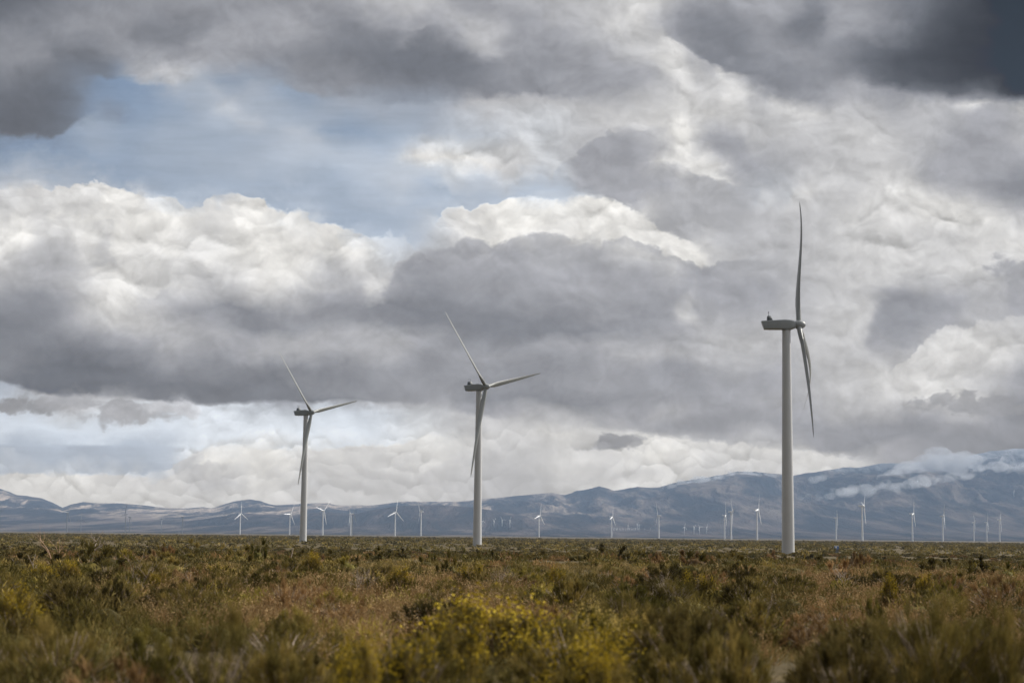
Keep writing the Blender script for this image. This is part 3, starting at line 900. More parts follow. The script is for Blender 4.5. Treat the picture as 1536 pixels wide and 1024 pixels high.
tl = turbine(b, math.radians(-31.9), (-42.7, 77.3, 197.3), s, True, None, math.radians(120))
tag(tl, "shortest of the three big white wind turbines, standing on the left", "wind turbine", NEAR)

# ---- middle distance and far turbines: hub x, base y, hub y, tips (any of the three), label
def fit(hx, hy, tips, rpx):
    """yaw and azimuth whose blades come nearest to the tips seen"""
    best = (1e9, 0, 0)
    for yw in range(-180, 180, 10):
        ps = math.radians(yw); c, sn = math.cos(ps), math.sin(ps)
        for a0 in range(0, 120, 5):
            e = 0.0
            pr = []
            for k in range(3):
                t = math.radians(a0 + 120 * k)
                w = Vector((-math.sin(TILT) * math.cos(t), math.sin(t), math.cos(TILT) * math.cos(t)))
                pr.append(((c * w.x - sn * w.y) * rpx, -w.z * rpx))
            for tx, ty in tips:
                e += min((p[0] - tx + hx) ** 2 + (p[1] - ty + hy) ** 2 for p in pr)
            e += 0.0008 * rpx * rpx * (1 - math.cos(ps - math.radians(-35)))     # all face about the same wind
            if e < best[0]: best = (e, ps, a0)
    return best[1], best[2]

MID = "white wind turbines spread across the plain"
FAR = [
 (-6, 801, 772, [(12, 760)], "distant wind turbine cut off by the left edge, one dark blade reaching in", 1),
 (101, 799, 768.5, [(105.5, 755.5), (96, 767), (107, 782)], "grey wind turbine far left, behind the dead branching shrub", 1),
 (121.6, 798, 778.6, [(121.5, 767)], "faint small wind turbine just right of the far left grey one", 0),
 (188.8, 800, 771, [(193, 754.7), (178, 775)], "dark-bladed wind turbine, taller of the close pair at the far left", 1),
 (194.8, 799, 775, [(192, 770), (197, 786)], "shorter wind turbine half hidden behind the dark-bladed one of the left pair", 1),
 (242.5, 798.4, 778, [(241.5, 768)], "very faint wind turbine between the close left pair and the thin grey turbine", 0),
 (274, 799, 775, [(274.5, 773)], "thin grey wind turbine in front of low hills, with hardly any blades showing", 1),
 (360.7, 804, 769.8, [(361.5, 753), (354.7, 778.6), (370.6, 780)], "bright white wind turbine left of the left big tower, one blade upright", 1),
 (435, 804, 770.8, [(439, 753), (440.4, 790)], "white wind turbine close beside the left big tower, on its left", 1),
 (484.6, 805.2, 765.9, [(493.8, 752), (473.7, 761), (489.6, 790)], "white wind turbine just right of the left big tower, blades spread in a Y", 1),
 (526.6, 804, 770.3, [(526.8, 753.4), (524.2, 795)], "white front turbine of the overlapping pair between the left and middle big towers", 1),
 (528.6, 803.5, 770, [(530.5, 752.5), (532, 785)], "darker rear turbine of the overlapping pair between the left and middle big towers", 1),
 (593, 806.2, 767.7, [(595, 747.7), (583, 775.5), (605.7, 783.9)], "white wind turbine with all three blades clear, left of the middle big tower", 1),
 (631.8, 803, 767, [(629, 757.8), (638, 767.7)], "slim wind turbine with short looking blades, nearest the middle big tower on its left", 1),
 (808.6, 805, 773, [(810.7, 754.7), (816.4, 786)], "white wind turbine standing alone right of the middle big tower", 1),
 (917.4, 805.2, 774.7, [(918.5, 755.2), (912, 777.6), (924.5, 788)], "white wind turbine beside the dense cluster of tiny turbines", 1),
 (988.3, 806.3, 772.7, [(987.5, 756), (991, 774)], "white turbine with one upright blade, between tiny cluster and row of four stubs", 1),
 (981.3, 797, 783, [(981.2, 771)], "faint ghostly turbine on the slope just left of a white one with upright blade", 0),
 (1083.2, 799.5, 779, [(1083, 770)], "faint turbine hidden behind the left white tower of the tight group", 0),
 (1086.7, 807.6, 772.4, [(1088, 753.4), (1082.8, 775.5)], "left white turbine of the tight group left of the tallest tower", 1),
 (1091.8, 803, 779, [(1091.6, 764.5), (1092, 794)], "small pale turbine seen between the two white towers of the tight group", 0),
 (1096.6, 807.6, 767.2, [(1095.6, 748.2)], "right and taller white turbine of the tight group left of the tallest tower", 1),
 (1135.4, 808.3, 764, [(1138.5, 741.7), (1127, 767.7), (1143.8, 786)], "white three-bladed turbine just left of the tallest tower", 1),
 (1254, 807.9, 776.4, [(1256.7, 767.9), (1250.4, 775), (1255, 792)], "small pale turbine, first to the right of the tallest tower", 1),
 (1293, 810, 758.5, [(1297.6, 737.2), (1299.5, 786.3)], "biggest of the distant turbines right of the tallest tower, below the low cloud", 1),
 (1368.2, 811.6, 770, [(1368.8, 746.6), (1375.3, 794)], "white turbine with one blade straight up, second tallest right of the tallest tower", 1),
 (1413.9, 811.6, 773.5, [(1409.4, 758.5), (1418, 772)], "greyish turbine with a dark upper blade, between the upright-bladed one and the last three", 1),
 (1460.5, 810.4, 783.5, [(1461.9, 775.5), (1456.5, 781.5), (1462.5, 799)], "first and smallest of the last three turbines at the right edge", 1),
 (1479.8, 812.7, 783.2, [(1476.9, 768.4), (1483, 783)], "middle one of the last three turbines at the right edge", 1),
 (1499, 812.7, 779.2, [(1503, 770.7), (1493.4, 775.5), (1502.2, 798.5)], "last turbine before the right edge, two blades raised in a V", 1),
]
def slope_depth(px, py, start=8200.0, stop=17000.0):
    """first place where the land rises to this line of sight"""
    d = ray(px, py); y = start
    while y < stop:
        p = EYE + d * (y / d.y)
        if land_z(p.x, p.y) >= p.z: return y
        y += 100.0
    return 13000.0

for hx, by, hy, tips, label, onplain in FAR:
    hpx = by - hy
    depth = FPX * 80.0 / hpx if onplain else slope_depth(hx, by)
    depth = min(depth, 7400.0) if onplain else depth
    b, s = place(hx, hy, depth)
    rpx = BLADE_R * s * FPX / depth
    yw, a0 = fit(hx, hy, tips, rpx)
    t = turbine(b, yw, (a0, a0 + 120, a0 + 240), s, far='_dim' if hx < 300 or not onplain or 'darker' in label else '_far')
    tag(t, label, "wind turbine", MID)

def tiny_mesh(a0, yaw):
    c, sn = math.cos(yaw), math.sin(yaw)
    parts = [loft([circle(2.4, -8, 6), circle(1.5, 79, 6)]), ]
    bx = box(-6, 3, -1.6, 1.6, 78.4, 81.6)
    parts.append(([(x * c - y * sn, x * sn + y * c, z) for x, y, z in bx[0]], bx[1], []))
    for k in range(3):
        t = math.radians(a0 + 120 * k)
        def ptf(r, w):
            y, z = r * math.sin(t) + w * math.cos(t), r * math.cos(t) - w * math.sin(t)
            return y, z
        r0 = []; r1 = []
        for w, xx in ((-1.3, -.4), (1.3, -.4), (1.3, .4), (-1.3, .4)):
            y, z = ptf(0.0, w); x = 4.4 + xx
            r0.append((x * c - y * sn, x * sn + y * c, 80 + z))
            y, z = ptf(44.0, w * 0.25)
            r1.append((x * c - y * sn, x * sn + y * c, 80 + z))
        parts.append(loft([r0, r1]))
    return mesh_of("wind_turbine", parts, M_FARW, False)
TINY = [tiny_mesh(a, y) for a, y in ((10, -0.7), (50, -0.5), (85, -0.9), (30, -0.3))]

def tiny(px, by, hy, i, label, group):
    depth = slope_depth(px, by)
    b, s = place(px, hy, depth)
    o = link("wind_turbine", TINY[i % 4])
    o.location = b; o.scale = (s * 1.25, s * 1.25, s)
    tag(o, label, "wind turbine", group)

ORD = ("leftmost", "second", "third", "rightmost")
for i, (px, by, hy) in enumerate(((724.2, 790.6, 781.2), (740.9, 791, 780), (753.2, 790.6, 779.5), (764.8, 790.6, 779.5))):
    tiny(px, by, hy, i, f"{ORD[i]} of four faint turbine stubs on the slope right of the middle big tower", "row of four stubs by the middle tower")
for i, (px, by, hy) in enumerate(((1026.6, 801, 790), (1040.9, 801, 790), (1049.2, 800.4, 790.2), (1059.9, 800.2, 790))):
    tiny(px, by, hy, i, f"{ORD[i]} in the row of four stubby turbines left of the tight group", "row of four stubs left of the tight group")
rr = random.Random(4)
for i in range(26):
    px = 920.5 + i * 1.55 + rr.uniform(-0.5, 0.5)
    tiny(px, 796.3 + rr.uniform(-0.3, 0.3), 792.3 + rr.uniform(-0.6, 0.5), i, "tiny pale turbine in the dense cluster at the foot of the mountains", "dense cluster of tiny turbines")
for i, (px, by, hy) in enumerate(((942, 794, 787.5), (955.6, 793, 785.5), (958.8, 793, 786.5))):
    tiny(px, by, hy, i, "slightly taller pale turbine rising above the dense tiny cluster", "taller turbines over the tiny cluster")
for i, (px, by, hy) in enumerate(((967, 795, 792), (976, 795, 792), (985.5, 795, 791.6))):
    tiny(px, by, hy, i, "scattered tiny turbine between the dense cluster and the upright-bladed one", "scattered tiny turbines")
tiny(1520.7, 745, 737, 1, "single faint turbine high on the mountainside at the right", None)
# ------------------------------------------------------------------ plants
def plant_material(name, stops, rough=0.75, trans=0.20, hue_var=0.55):
    m, T, b, out = new_mat(name)
    at_ = T.n('ShaderNodeAttribute', attribute_name='tint')
    oi = T.n('ShaderNodeObjectInfo')
    g = T.n('ShaderNodeNewGeometry')
    patch = T.noise(g.outputs['Position'], 0.35, 3, 0.6).outputs[0]
    f = T.m('ADD', at_.outputs['Fac'], T.m('MULTIPLY', T.m('SUBTRACT', oi.outputs['Random'], 0.5), hue_var))
    f = T.m('ADD', f, T.m('ADD', T.m('MULTIPLY', T.m('SUBTRACT', patch, 0.5), 0.5), T.m('MULTIPLY', T.m('SUBTRACT', T.noise(g.outputs['Position'], 0.07, 3, 0.6).outputs[0], 0.5), 0.9)), clamp=True)
    c = T.ramp(f, [(q, (1.54 * r_, 1.48 * g_, 1.44 * b_)) for q, (r_, g_, b_) in stops]).outputs[0]
    T.put(b.inputs['Base Color'], c)
    b.inputs['Roughness'].default_value = rough
    b.inputs['Specular IOR Level'].default_value = 0.05
    tr = T.n('ShaderNodeBsdfTranslucent'); T.put(tr.inputs[0], c)
    mx = T.n('ShaderNodeMixShader'); mx.inputs[0].default_value = trans
    T.t.links.new(b.outputs[0], mx.inputs[1]); T.t.links.new(tr.outputs[0], mx.inputs[2])
    T.t.links.new(mx.outputs[0], out.inputs[0])
    return m

PM = {
 'olive':  plant_material("olive leaves", [(0.0, (0.050, 0.043, 0.012)), (0.5, (0.112, 0.092, 0.026)), (1.0, (0.225, 0.172, 0.052))]),
 'dark':   plant_material("dark leaves", [(0.0, (0.030, 0.025, 0.008)), (0.5, (0.066, 0.054, 0.017)), (1.0, (0.130, 0.100, 0.034))]),
 'green':  plant_material("green leaves", [(0.0, (0.056, 0.051, 0.012)), (0.5, (0.124, 0.108, 0.025)), (1.0, (0.245, 0.195, 0.044))]),
 'russet': plant_material("russet stalks", [(0.0, (0.082, 0.052, 0.022)), (0.5, (0.172, 0.108, 0.046)), (1.0, (0.300, 0.200, 0.095))]),
 'straw':  plant_material("straw grass", [(0.0, (0.080, 0.066, 0.024)), (0.45, (0.175, 0.135, 0.053)), (1.0, (0.340, 0.255, 0.115))]),
 'flower': plant_material("yellow flower heads", [(0.0, (0.16, 0.115, 0.012)), (0.5, (0.27, 0.198, 0.016)), (1.0, (0.38, 0.285, 0.03))], 0.8, 0.15),
 'paleflower': plant_material("pale yellow flower heads", [(0.0, (0.28, 0.21, 0.06)), (0.5, (0.45, 0.34, 0.10)), (1.0, (0.60, 0.48, 0.18))], 0.8, 0.15),
 'twig':   plant_material("dry grey twigs", [(0.0, (0.12, 0.095, 0.072)), (0.5, (0.23, 0.19, 0.152)), (1.0, (0.38, 0.325, 0.27))], 0.85, 0.0),
 'redtwig': plant_material("reddish dead wood", [(0.0, (0.16, 0.10, 0.068)), (0.5, (0.28, 0.185, 0.125)), (1.0, (0.42, 0.30, 0.21))], 0.85, 0.0),
 'seed':   plant_material("tan seed heads", [(0.0, (0.100, 0.068, 0.030)), (0.5, (0.185, 0.126, 0.058)), (1.0, (0.31, 0.222, 0.112))], 0.8, 0.1),
}

def unit(a):
    return a / np.maximum(np.linalg.norm(a, axis=-1, keepdims=True), 1e-9)

def blade_arrays(base, direc, length, width, bend, tint, rng):
    """n tapering leaf blades -> verts (5n), quads (n), tris (n), tint (5n)"""
    n = len(base)
    length = np.broadcast_to(length, n)[:, None]; width = np.broadcast_to(width, n)[:, None]
    d = unit(direc)
    rnd = rng.normal(size=(n, 3))
    side = unit(np.cross(d, rnd)) * width * 0.5
    drop = np.zeros((n, 3)); drop[:, 2] = -1
    bd = np.broadcast_to(bend, n)[:, None]
    hor = rng.normal(size=(n, 3)); hor[:, 2] = -0.4
    p1 = base + d * length * 0.5 + hor * bd * length * 0.08
    p2 = base + d * length + hor * bd * length * 0.35
    v = np.stack([base - side * 0.7, base + side * 0.7, p1 + side, p1 - side, p2], 1).reshape(-1, 3)
    o = np.arange(n)[:, None] * 5
    q = o + np.array([[0, 1, 2, 3]]); t = o + np.array([[3, 2, 4]])
    return v, q, t, np.repeat(np.broadcast_to(tint, n), 5)

def core_dome(w, h, rng, rings=5, segs=10):
    """lumpy closed heart of a bush, so that it has a lit top and a shaded side"""
    v = []; q = []; t = []
    for i in range(rings):
        e = (math.pi / 2) * i / rings
        for j in range(segs):
            a = 2 * math.pi * j / segs
            k = rng.uniform(0.72, 1.08)
            v.append((math.cos(a) * math.cos(e) * w * k, math.sin(a) * math.cos(e) * w * k, math.sin(e) * h * k - (0.12 if i == 0 else 0)))
    v.append((0, 0, h * rng.uniform(0.85, 1.0)))
    for i in range(rings - 1):
        for j in range(segs):
            a = i * segs + j; b = i * segs + (j + 1) % segs
            q.append((a, b, b + segs, a + segs))
    for j in range(segs):
        t.append(((rings - 1) * segs + j, (rings - 1) * segs + (j + 1) % segs, len(v) - 1))
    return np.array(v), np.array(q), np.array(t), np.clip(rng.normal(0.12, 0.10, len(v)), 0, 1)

class Acc:
    def __init__(self): self.v = []; self.q = []; self.t = []; self.a = []; self.n = 0
    def add(self, v, q, t, a):
        self.v.append(v)
        if len(q): self.q.append(q + self.n)
        if len(t): self.t.append(t + self.n)
        self.a.append(a); self.n += len(v)
    def mesh(self, name, mat):
        return np_mesh(name, np.concatenate(self.v), np.concatenate(self.q) if self.q else None, np.concatenate(self.t) if self.t else None, mat, {'tint': np.concatenate(self.a)})

def tubes(segs, tint, sides=4):
    """segs: (n,8) x0 y0 z0 r0 x1 y1 z1 r1"""
    s = np.asarray(segs, float); n = len(s)
    a = s[:, 0:3]; b = s[:, 4:7]; d = unit(b - a)
    ref = np.where(np.abs(d[:, 2:3]) < 0.9, np.array([[0, 0, 1.0]]), np.array([[1.0, 0, 0]]))
    e1 = unit(np.cross(d, ref)); e2 = np.cross(d, e1)
    vs = []
    for k in range(sides):
        an = 2 * math.pi * k / sides
        vs.append(a + (e1 * math.cos(an) + e2 * math.sin(an)) * s[:, 3:4])
    for k in range(sides):
        an = 2 * math.pi * k / sides
        vs.append(b + (e1 * math.cos(an) + e2 * math.sin(an)) * s[:, 7:8])
    v = np.stack(vs, 1).reshape(-1, 3)
    o = np.arange(n)[:, None] * 2 * sides
    q = np.concatenate([o + np.array([[k, (k + 1) % sides, sides + (k + 1) % sides, sides + k]]) for k in range(sides)])
    return v, q, np.zeros((0, 3), int), np.repeat(np.broadcast_to(tint, n), 2 * sides)

def dome_points(n, w, h, rng, inner=0.35, lobes=None):
    """points through a lobed dome of half-width w and height h; returns points and outward directions"""
    az = rng.uniform(0, 2 * math.pi, n); el = np.arcsin(rng.uniform(0.0, 1.0, n) ** 0.9)
    r = inner + (1 - inner) * rng.uniform(0, 1, n) ** 0.55
    d = np.stack([np.cos(az) * np.cos(el), np.sin(az) * np.cos(el), np.sin(el)], -1)
    lob = 1 + 0.0 * az
    if lobes is not None:
        for la, le, ls, lw in lobes:
            c = np.array([math.cos(la) * math.cos(le), math.sin(la) * math.cos(le), math.sin(le)])
            lob = lob + ls * np.exp(-(1 - d @ c) / lw)
    p = d * (r * lob)[:, None] * np.array([w, w, h])
    return p, d, r

def shrub_parts(seed, w, h, n, leaf, lw, flowers=0, fl_size=0.03, upright=0.9, stems=40, lobes=7, inner=0.35):
    rng = np.random.default_rng(seed)
    lb = [(rng.uniform(0, 6.28), rng.uniform(0.1, 1.4), rng.uniform(-0.28, 0.28), rng.uniform(0.05, 0.16)) for _ in range(lobes)]
    p, d, r = dome_points(n, w, h, rng, inner, lb)
    # leaves gather in sprays so that gaps stay open between them
    ns = max(int(n / 52), 10)
    cp, cd, cr = dome_points(ns, w, h, rng, inner, lb)
    pick = rng.integers(0, ns, n)
    p = cp[pick] + rng.normal(size=(n, 3)) * np.array([1, 1, 1.3]) * (0.056 * max(w, h)) * rng.uniform(0.3, 1.0, (n, 1))
    d = cd[pick]; r = cr[pick]
    p[:, 2] = np.maximum(p[:, 2], 0.01)
    direc = d * 0.75 + np.array([0, 0, upright]) + rng.normal(size=(n, 3)) * 0.42
    tint = np.clip(rng.normal(0.42, 0.16, n) + rng.normal(0, 0.24, ns)[pick], 0, 1)
    A = Acc(); A.add(*blade_arrays(p, direc, leaf * rng.uniform(0.6, 1.4, n), lw * rng.uniform(0.7, 1.3, n), 0.5, tint, rng))
    A.add(*core_dome(w * 0.60, h * 0.58, rng, 6, 14))
    S = Acc()
    az = rng.uniform(0, 6.28, stems); sp = rng.uniform(0.25, 0.95, stems)
    segs = []
    for i in range(stems):
        x1, y1 = math.cos(az[i]) * w * sp[i], math.sin(az[i]) * w * sp[i]
        z1 = h * math.sqrt(max(1 - sp[i] ** 2, 0.08)) * rng.uniform(0.75, 1.02)
        m = np.array([x1 * 0.42, y1 * 0.42, z1 * 0.55]) + rng.normal(size=3) * 0.03
        r0 = 0.011 * max(h, 0.5)
        segs.append([x1 * 0.08, y1 * 0.08, -0.05, r0, *m, r0 * 0.7]); segs.append([*m, r0 * 0.7, x1, y1, z1, r0 * 0.3])
    S.add(*tubes(segs, rng.uniform(0.1, 0.6, len(segs)), 3))
    Fl = None
    if flowers:
        # flower clusters crown the ends of the sprays
        k = max(flowers // 55, 4)
        top = np.argsort(-(cp[:, 2] / h + rng.normal(size=ns) * 0.35 + cr * 0.6))[:k]
        pk = rng.integers(0, len(top), flowers)
        c = cp[top][pk] + cd[top][pk] * leaf * 0.8 + rng.normal(size=(flowers, 3)) * np.array([1, 1, 1.3]) * fl_size * 2.2
        c[:, 2] += leaf * 0.5
        Fl = Acc(); Fl.add(*blade_arrays(c, rng.normal(size=(flowers, 3)) + np.array([0, 0, 0.9]), fl_size * rng.uniform(0.6, 1.3, flowers), fl_size * 0.62, 0.3, np.clip(rng.normal(0.5, 0.22, flowers), 0, 1), rng))
    return A, S, Fl

def shrub_proto(seed, kind, w, h, n, leaf, lw, flowers=0, fl_size=0.03, upright=0.9, stems=40, fmat='flower', inner=0.35):
    A, S, Fl = shrub_parts(seed, w, h, n, leaf, lw, flowers, fl_size, upright, stems, 7, inner)
    return {'foliage': A.mesh("foliage", PM[kind]), 'stems': S.mesh("stems", PM['twig']), 'flowers': Fl.mesh("flowers", PM[fmat]) if Fl else None, 'w': w, 'h': h}

def branch_segs(seed, h, spread, levels=4, r=0.02, start=None, kids=3, lean=0.0):
    rng = random.Random(seed); out = []
    def grow(p, d, L, rad, lev):
        n = 3
        for i in range(n):
            d2 = (d + Vector((rng.gauss(0, 1), rng.gauss(0, 1), rng.gauss(0, .6))) * 0.16).normalized()
            q = p + d2 * (L / n); r2 = rad * 0.86
            out.append([*p, rad, *q, r2]); p, d, rad = q, d2, r2
            if lev > 0 and i > 0:
                for _ in range(kids if i == n - 1 else 1):
                    e = (d + Vector((rng.gauss(0, 1), rng.gauss(0, 1), rng.gauss(0.15, .5))) * spread).normalized()
                    grow(p.copy(), e, L * rng.uniform(0.5, 0.75), rad * 0.62, lev - 1)
    k = start or 1
    for i in range(k):
        a = rng.uniform(0, 6.28)
        d = Vector((math.cos(a) * spread * 0.7 * (k > 1) + lean, math.sin(a) * spread * 0.7 * (k > 1), 1)).normalized()
        grow(Vector((0, 0, -0.08)), d, h * rng.uniform(0.4, 0.55), r, levels - 1)
    return out

def dead_mesh(seed, h, spread, mat='twig', start=5, levels=4, r=0.016, kids=2, lean=0.0, sides=4):
    segs = branch_segs(seed, h, spread, levels, r, start, kids, lean)
    top = max(s[6] for s in segs)
    segs = [[c * (h / top) if j % 4 != 3 else c for j, c in enumerate(s)] for s in segs]
    A = Acc(); rng = np.random.default_rng(seed)
    A.add(*tubes(segs, np.clip(rng.normal(0.5, 0.2, len(segs)), 0, 1), sides))
    return A.mesh("dead_shrub", PM[mat])

def ground_depth(px, py, h):
    """depth at which a plant of height h on the ground reaches up to this pixel"""
    d = ray(px, py)
    for y in np.geomspace(6.0, 1500.0, 700):
        p = EYE + d * (y / d.y)
        if ground_z(p.x, p.y) + h >= p.z: return float(y)
    return 1500.0

PROTOS = {}
def proto(kind, i, near):
    key = (kind, i, near)
    if key in PROTOS: return PROTOS[key]
    sd = 100 + 17 * i + 7 * len(kind) + (1000 if near else 0)
    if near:
        n, leaf, lw, st = 7000, 0.105, 0.0130, 60
        if kind == 'yellow': P = shrub_proto(sd, 'olive', 0.85, 0.95, n, leaf * 1.1, lw, 1200, 0.034, 1.3, st)
        elif kind == 'pale': P = shrub_proto(sd, 'green', 0.80, 0.85, n, leaf, lw, 1500, 0.028, 1.2, st, 'paleflower')
        elif kind == 'russet': P = shrub_proto(sd, 'russet', 0.85, 0.85, 3600, leaf * 1.2, lw * 0.9, 500, 0.02, 1.6, 80, 'seed')
        elif kind == 'feather': P = shrub_proto(sd, 'olive', 0.80, 0.95, 6000, 0.13, 0.006, 0, 0.03, 1.5, 70)
        else: P = shrub_proto(sd, kind, 0.85, 0.90, n, leaf, lw, 0, 0.03, 0.9, st)
    else:
        n, leaf, lw, st = 520, 0.24, 0.040, 12
        if kind in ('yellow', 'pale'): P = shrub_proto(sd, 'green', 0.85, 0.80, n, leaf, lw, 130, 0.09, 1.0, st, 'flower')
        elif kind == 'russet': P = shrub_proto(sd, 'russet', 0.9, 0.75, n, leaf, lw, 0, 0.03, 1.2, st)
        elif kind == 'feather': P = shrub_proto(sd, 'olive', 0.85, 0.85, n, leaf, lw * 0.8, 0, 0.03, 1.3, st)
        else: P = shrub_proto(sd, kind, 0.95, 0.78, n, leaf, lw, 0, 0.03, 0.7, st)
    PROTOS[key] = P
    return P

PR = random.Random(21)
TAKEN = []
NAMES = {'yellow': 'flowering_bush', 'pale': 'flowering_bush', 'russet': 'russet_bush', 'feather': 'feathery_bush', 'olive': 'olive_bush', 'dark': 'dark_bush', 'green': 'green_bush'}
def bush(kind, x, y, width, height, label, group, near, var=None, parts=True):
    P = proto(kind, PR.randrange(3) if var is None else var, near)
    root = bpy.data.objects.new(NAMES[kind], None) if parts else bpy.data.objects.new(NAMES[kind], P['foliage'])
    COL.objects.link(root)
    root.location = (x, y, float(ground_z(x, y)) - 0.02)
    root.rotation_euler = (0, 0, PR.uniform(0, 6.28))
    root.scale = (width / (2 * P['w']), width / (2 * P['w']), height / P['h'])
    if parts:
        for k in ('foliage', 'stems', 'flowers'):
            if P[k]:
                c = link(k, P[k], root)
                if k == 'flowers': tag(c, kind='stuff')
    tag(root, label, "bush", group)
    TAKEN.append((x, y, width * 0.5))
    return root

# bushes one can point at: x, top y, width (photo pixels), height (m), kind, label
SPECIAL = [
 (735, 918, 350, 0.92, 'yellow', "big yellow-flowered bush filling the bottom centre, its tallest flower spikes at the top"),
 (600, 940, 240, 0.95, 'yellow', "sparse yellow-flowered bush at the bottom, left half of the big yellow mass"),
 (868, 932, 240, 0.92, 'yellow', "yellow-flowered bush on the right flank of the big yellow mass"),
 (893, 922, 110, 0.75, 'pale', "pale cream-flowered bush just behind the right flank of the big yellow mass"),
 (948, 930, 90, 0.70, 'pale', "small pale yellow bush between the cream-flowered one and the dark bush"),
 (540, 985, 130, 0.85, 'yellow', "low bush with bright yellow tips at the bottom edge, left of the big yellow mass"),
 (900, 985, 190, 0.75, 'yellow', "bright yellow bush at the bottom edge below the cream-flowered one"),
 (28, 898, 130, 0.85, 'yellow', "blurred yellow-flowered bush in the bottom left corner region"),
 (1030, 908, 250, 1.05, 'dark', "dark olive bush right of the yellow mass, its top against russet grass"),
 (1085, 950, 220, 0.95, 'olive', "olive bush in front of the dark one, bottom right of centre"),
 (1400, 905, 280, 1.15, 'feather', "large brownish olive feathery bush, blurred, at the bottom right"),
 (1270, 960, 230, 0.95, 'dark', "deep green bush at the bottom, between the olive and the brownish feathery bush"),
 (1510, 925, 190, 1.05, 'feather', "feathery brown bush in the bottom right corner"),
 (330, 948, 260, 0.95, 'feather', "blurred olive bush low on the left, in front of the russet grass"),
 (90, 935, 220, 0.9, 'feather', "blurred grassy olive bush at the lower left edge"),
 (430, 975, 220, 0.8, 'olive', "blurred olive bush at the bottom edge, left of centre"),
 (1053, 857, 46, 0.9, 'yellow', "rounded yellow-green bush below the tight group of turbines"),
 (1335, 872, 46, 0.8, 'yellow', "compact green bush with a yellow top, below the upright-bladed turbine"),
 (1387, 869, 40, 0.8, 'yellow', "second compact yellow-topped bush, right neighbour of the compact green one"),
 (1310, 898, 52, 0.7, 'green', "yellowish green bush in front of the two compact yellow-topped bushes"),
 (836, 857, 50, 0.8, 'yellow', "yellow-green bush on its own below the lone turbine right of the middle tower"),
 (700, 846, 46, 0.9, 'yellow', "orange-yellow bush under the middle big tower"),
 (600, 857, 54, 0.8, 'yellow', "yellow bush with several bright tips left of the middle big tower"),
 (565, 862, 40, 0.7, 'pale', "pale yellow bush touching the grey dead shrub"),
 (470, 834, 40, 0.9, 'yellow', "yellow-green bush below the left big tower"),
 (385, 813, 40, 1.3, 'green', "tall green bush with a yellowish tip, left of the left big tower"),
 (233, 866, 30, 0.6, 'yellow', "small bush with a bright orange-yellow head, left foreground"),
 (60, 852, 70, 0.7, 'yellow', "yellow bush at the left edge behind the grass"),
 (105, 846, 44, 0.75, 'yellow', "orange-yellow bush right of the yellow one at the left edge"),
 (325, 850, 60, 0.7, 'pale', "yellowish bush at the near end of the russet grass"),
 (160, 822, 70, 1.1, 'dark', "dense dark green bush in the left middle distance"),
 (855, 868, 120, 0.95, 'olive', "olive bush in the centre, below the lone turbine"),
 (945, 872, 110, 0.95, 'green', "green bush right of centre with pale tips"),
 (990, 850, 90, 0.9, 'dark', "dark bush right of centre behind the green one with pale tips"),
 (1180, 858, 120, 0.9, 'olive', "broad olive bush under the tallest tower"),
 (1110, 870, 70, 0.8, 'dark', "dark hollow-looking bush left of the broad olive one"),
 (1500, 868, 120, 0.9, 'russet', "russet bush near the right edge"),
 (1420, 862, 110, 0.85, 'russet', "russet brown bush left of the one near the right edge"),
]
for px, py, wpx, h, kind, label in SPECIAL:
    d = ground_depth(px, py, h * 0.97)
    p = at(px, py, d)
    bush(kind, p.x, d, max(wpx * d / FPX, 0.3), h, label, None, d < 70)

def free(x, y, r):
    return all((x - a) ** 2 + (y - b) ** 2 > (0.6 * (r + c)) ** 2 for a, b, c in TAKEN)

def scatter(n, d0, d1, kinds, wr, hr, near, group, labels, power=1.0, parts=True):
    i = tries = 0
    while i < n and tries < n * 60:
        tries += 1
        d = (d0 ** power + (d1 ** power - d0 ** power) * PR.random()) ** (1 / power)
        x = PR.uniform(-0.33, 0.33) * d
        w = PR.uniform(*wr)
        if not free(x, d, w / 2): continue
        kind = PR.choices([k for k, _ in kinds], [q for _, q in kinds])[0]
        bush(kind, x, d, w, PR.uniform(*hr) * (0.75 + 0.25 * w / wr[1]), labels[kind], group[kind], near, None, parts)
        i += 1

KN = [('olive', 4), ('dark', 6), ('green', 2), ('feather', 3), ('russet', 3)]
LN = {'olive': "olive green bush in the dense near scrub", 'dark': "dark green bush in the dense near scrub", 'green': "brighter green bush in the dense near scrub", 'feather': "feathery grey-olive bush in the dense near scrub", 'russet': "russet dry bush in the dense near scrub"}
scatter(98, 14, 66, KN, (0.8, 2.1), (0.50, 0.95), True, {k: f"near {k} bushes" for k in LN}, LN, 1.5)
LM = {'olive': "olive bush on the open middle ground", 'dark': "dark bush on the open middle ground", 'green': "green bush on the open middle ground", 'feather': "grey-olive bush on the open middle ground", 'russet': "brown dry bush on the open middle ground"}
scatter(100, 66, 190, [('olive', 5), ('dark', 6), ('green', 2), ('feather', 3), ('russet', 2)], (1.0, 2.8), (0.7, 1.25), False, {k: f"middle ground {k} bushes" for k in LM}, LM, 1.3)
LF = {'olive': "small olive bush far out on the plain", 'dark': "small dark bush far out on the plain", 'russet': "small brown bush far out on the plain"}
scatter(60, 190, 420, [('olive', 4), ('dark', 7), ('russet', 1)], (2.4, 4.6), (1.1, 2.0), False, {k: f"far {k} bushes" for k in LF}, LF, 1.2, False)

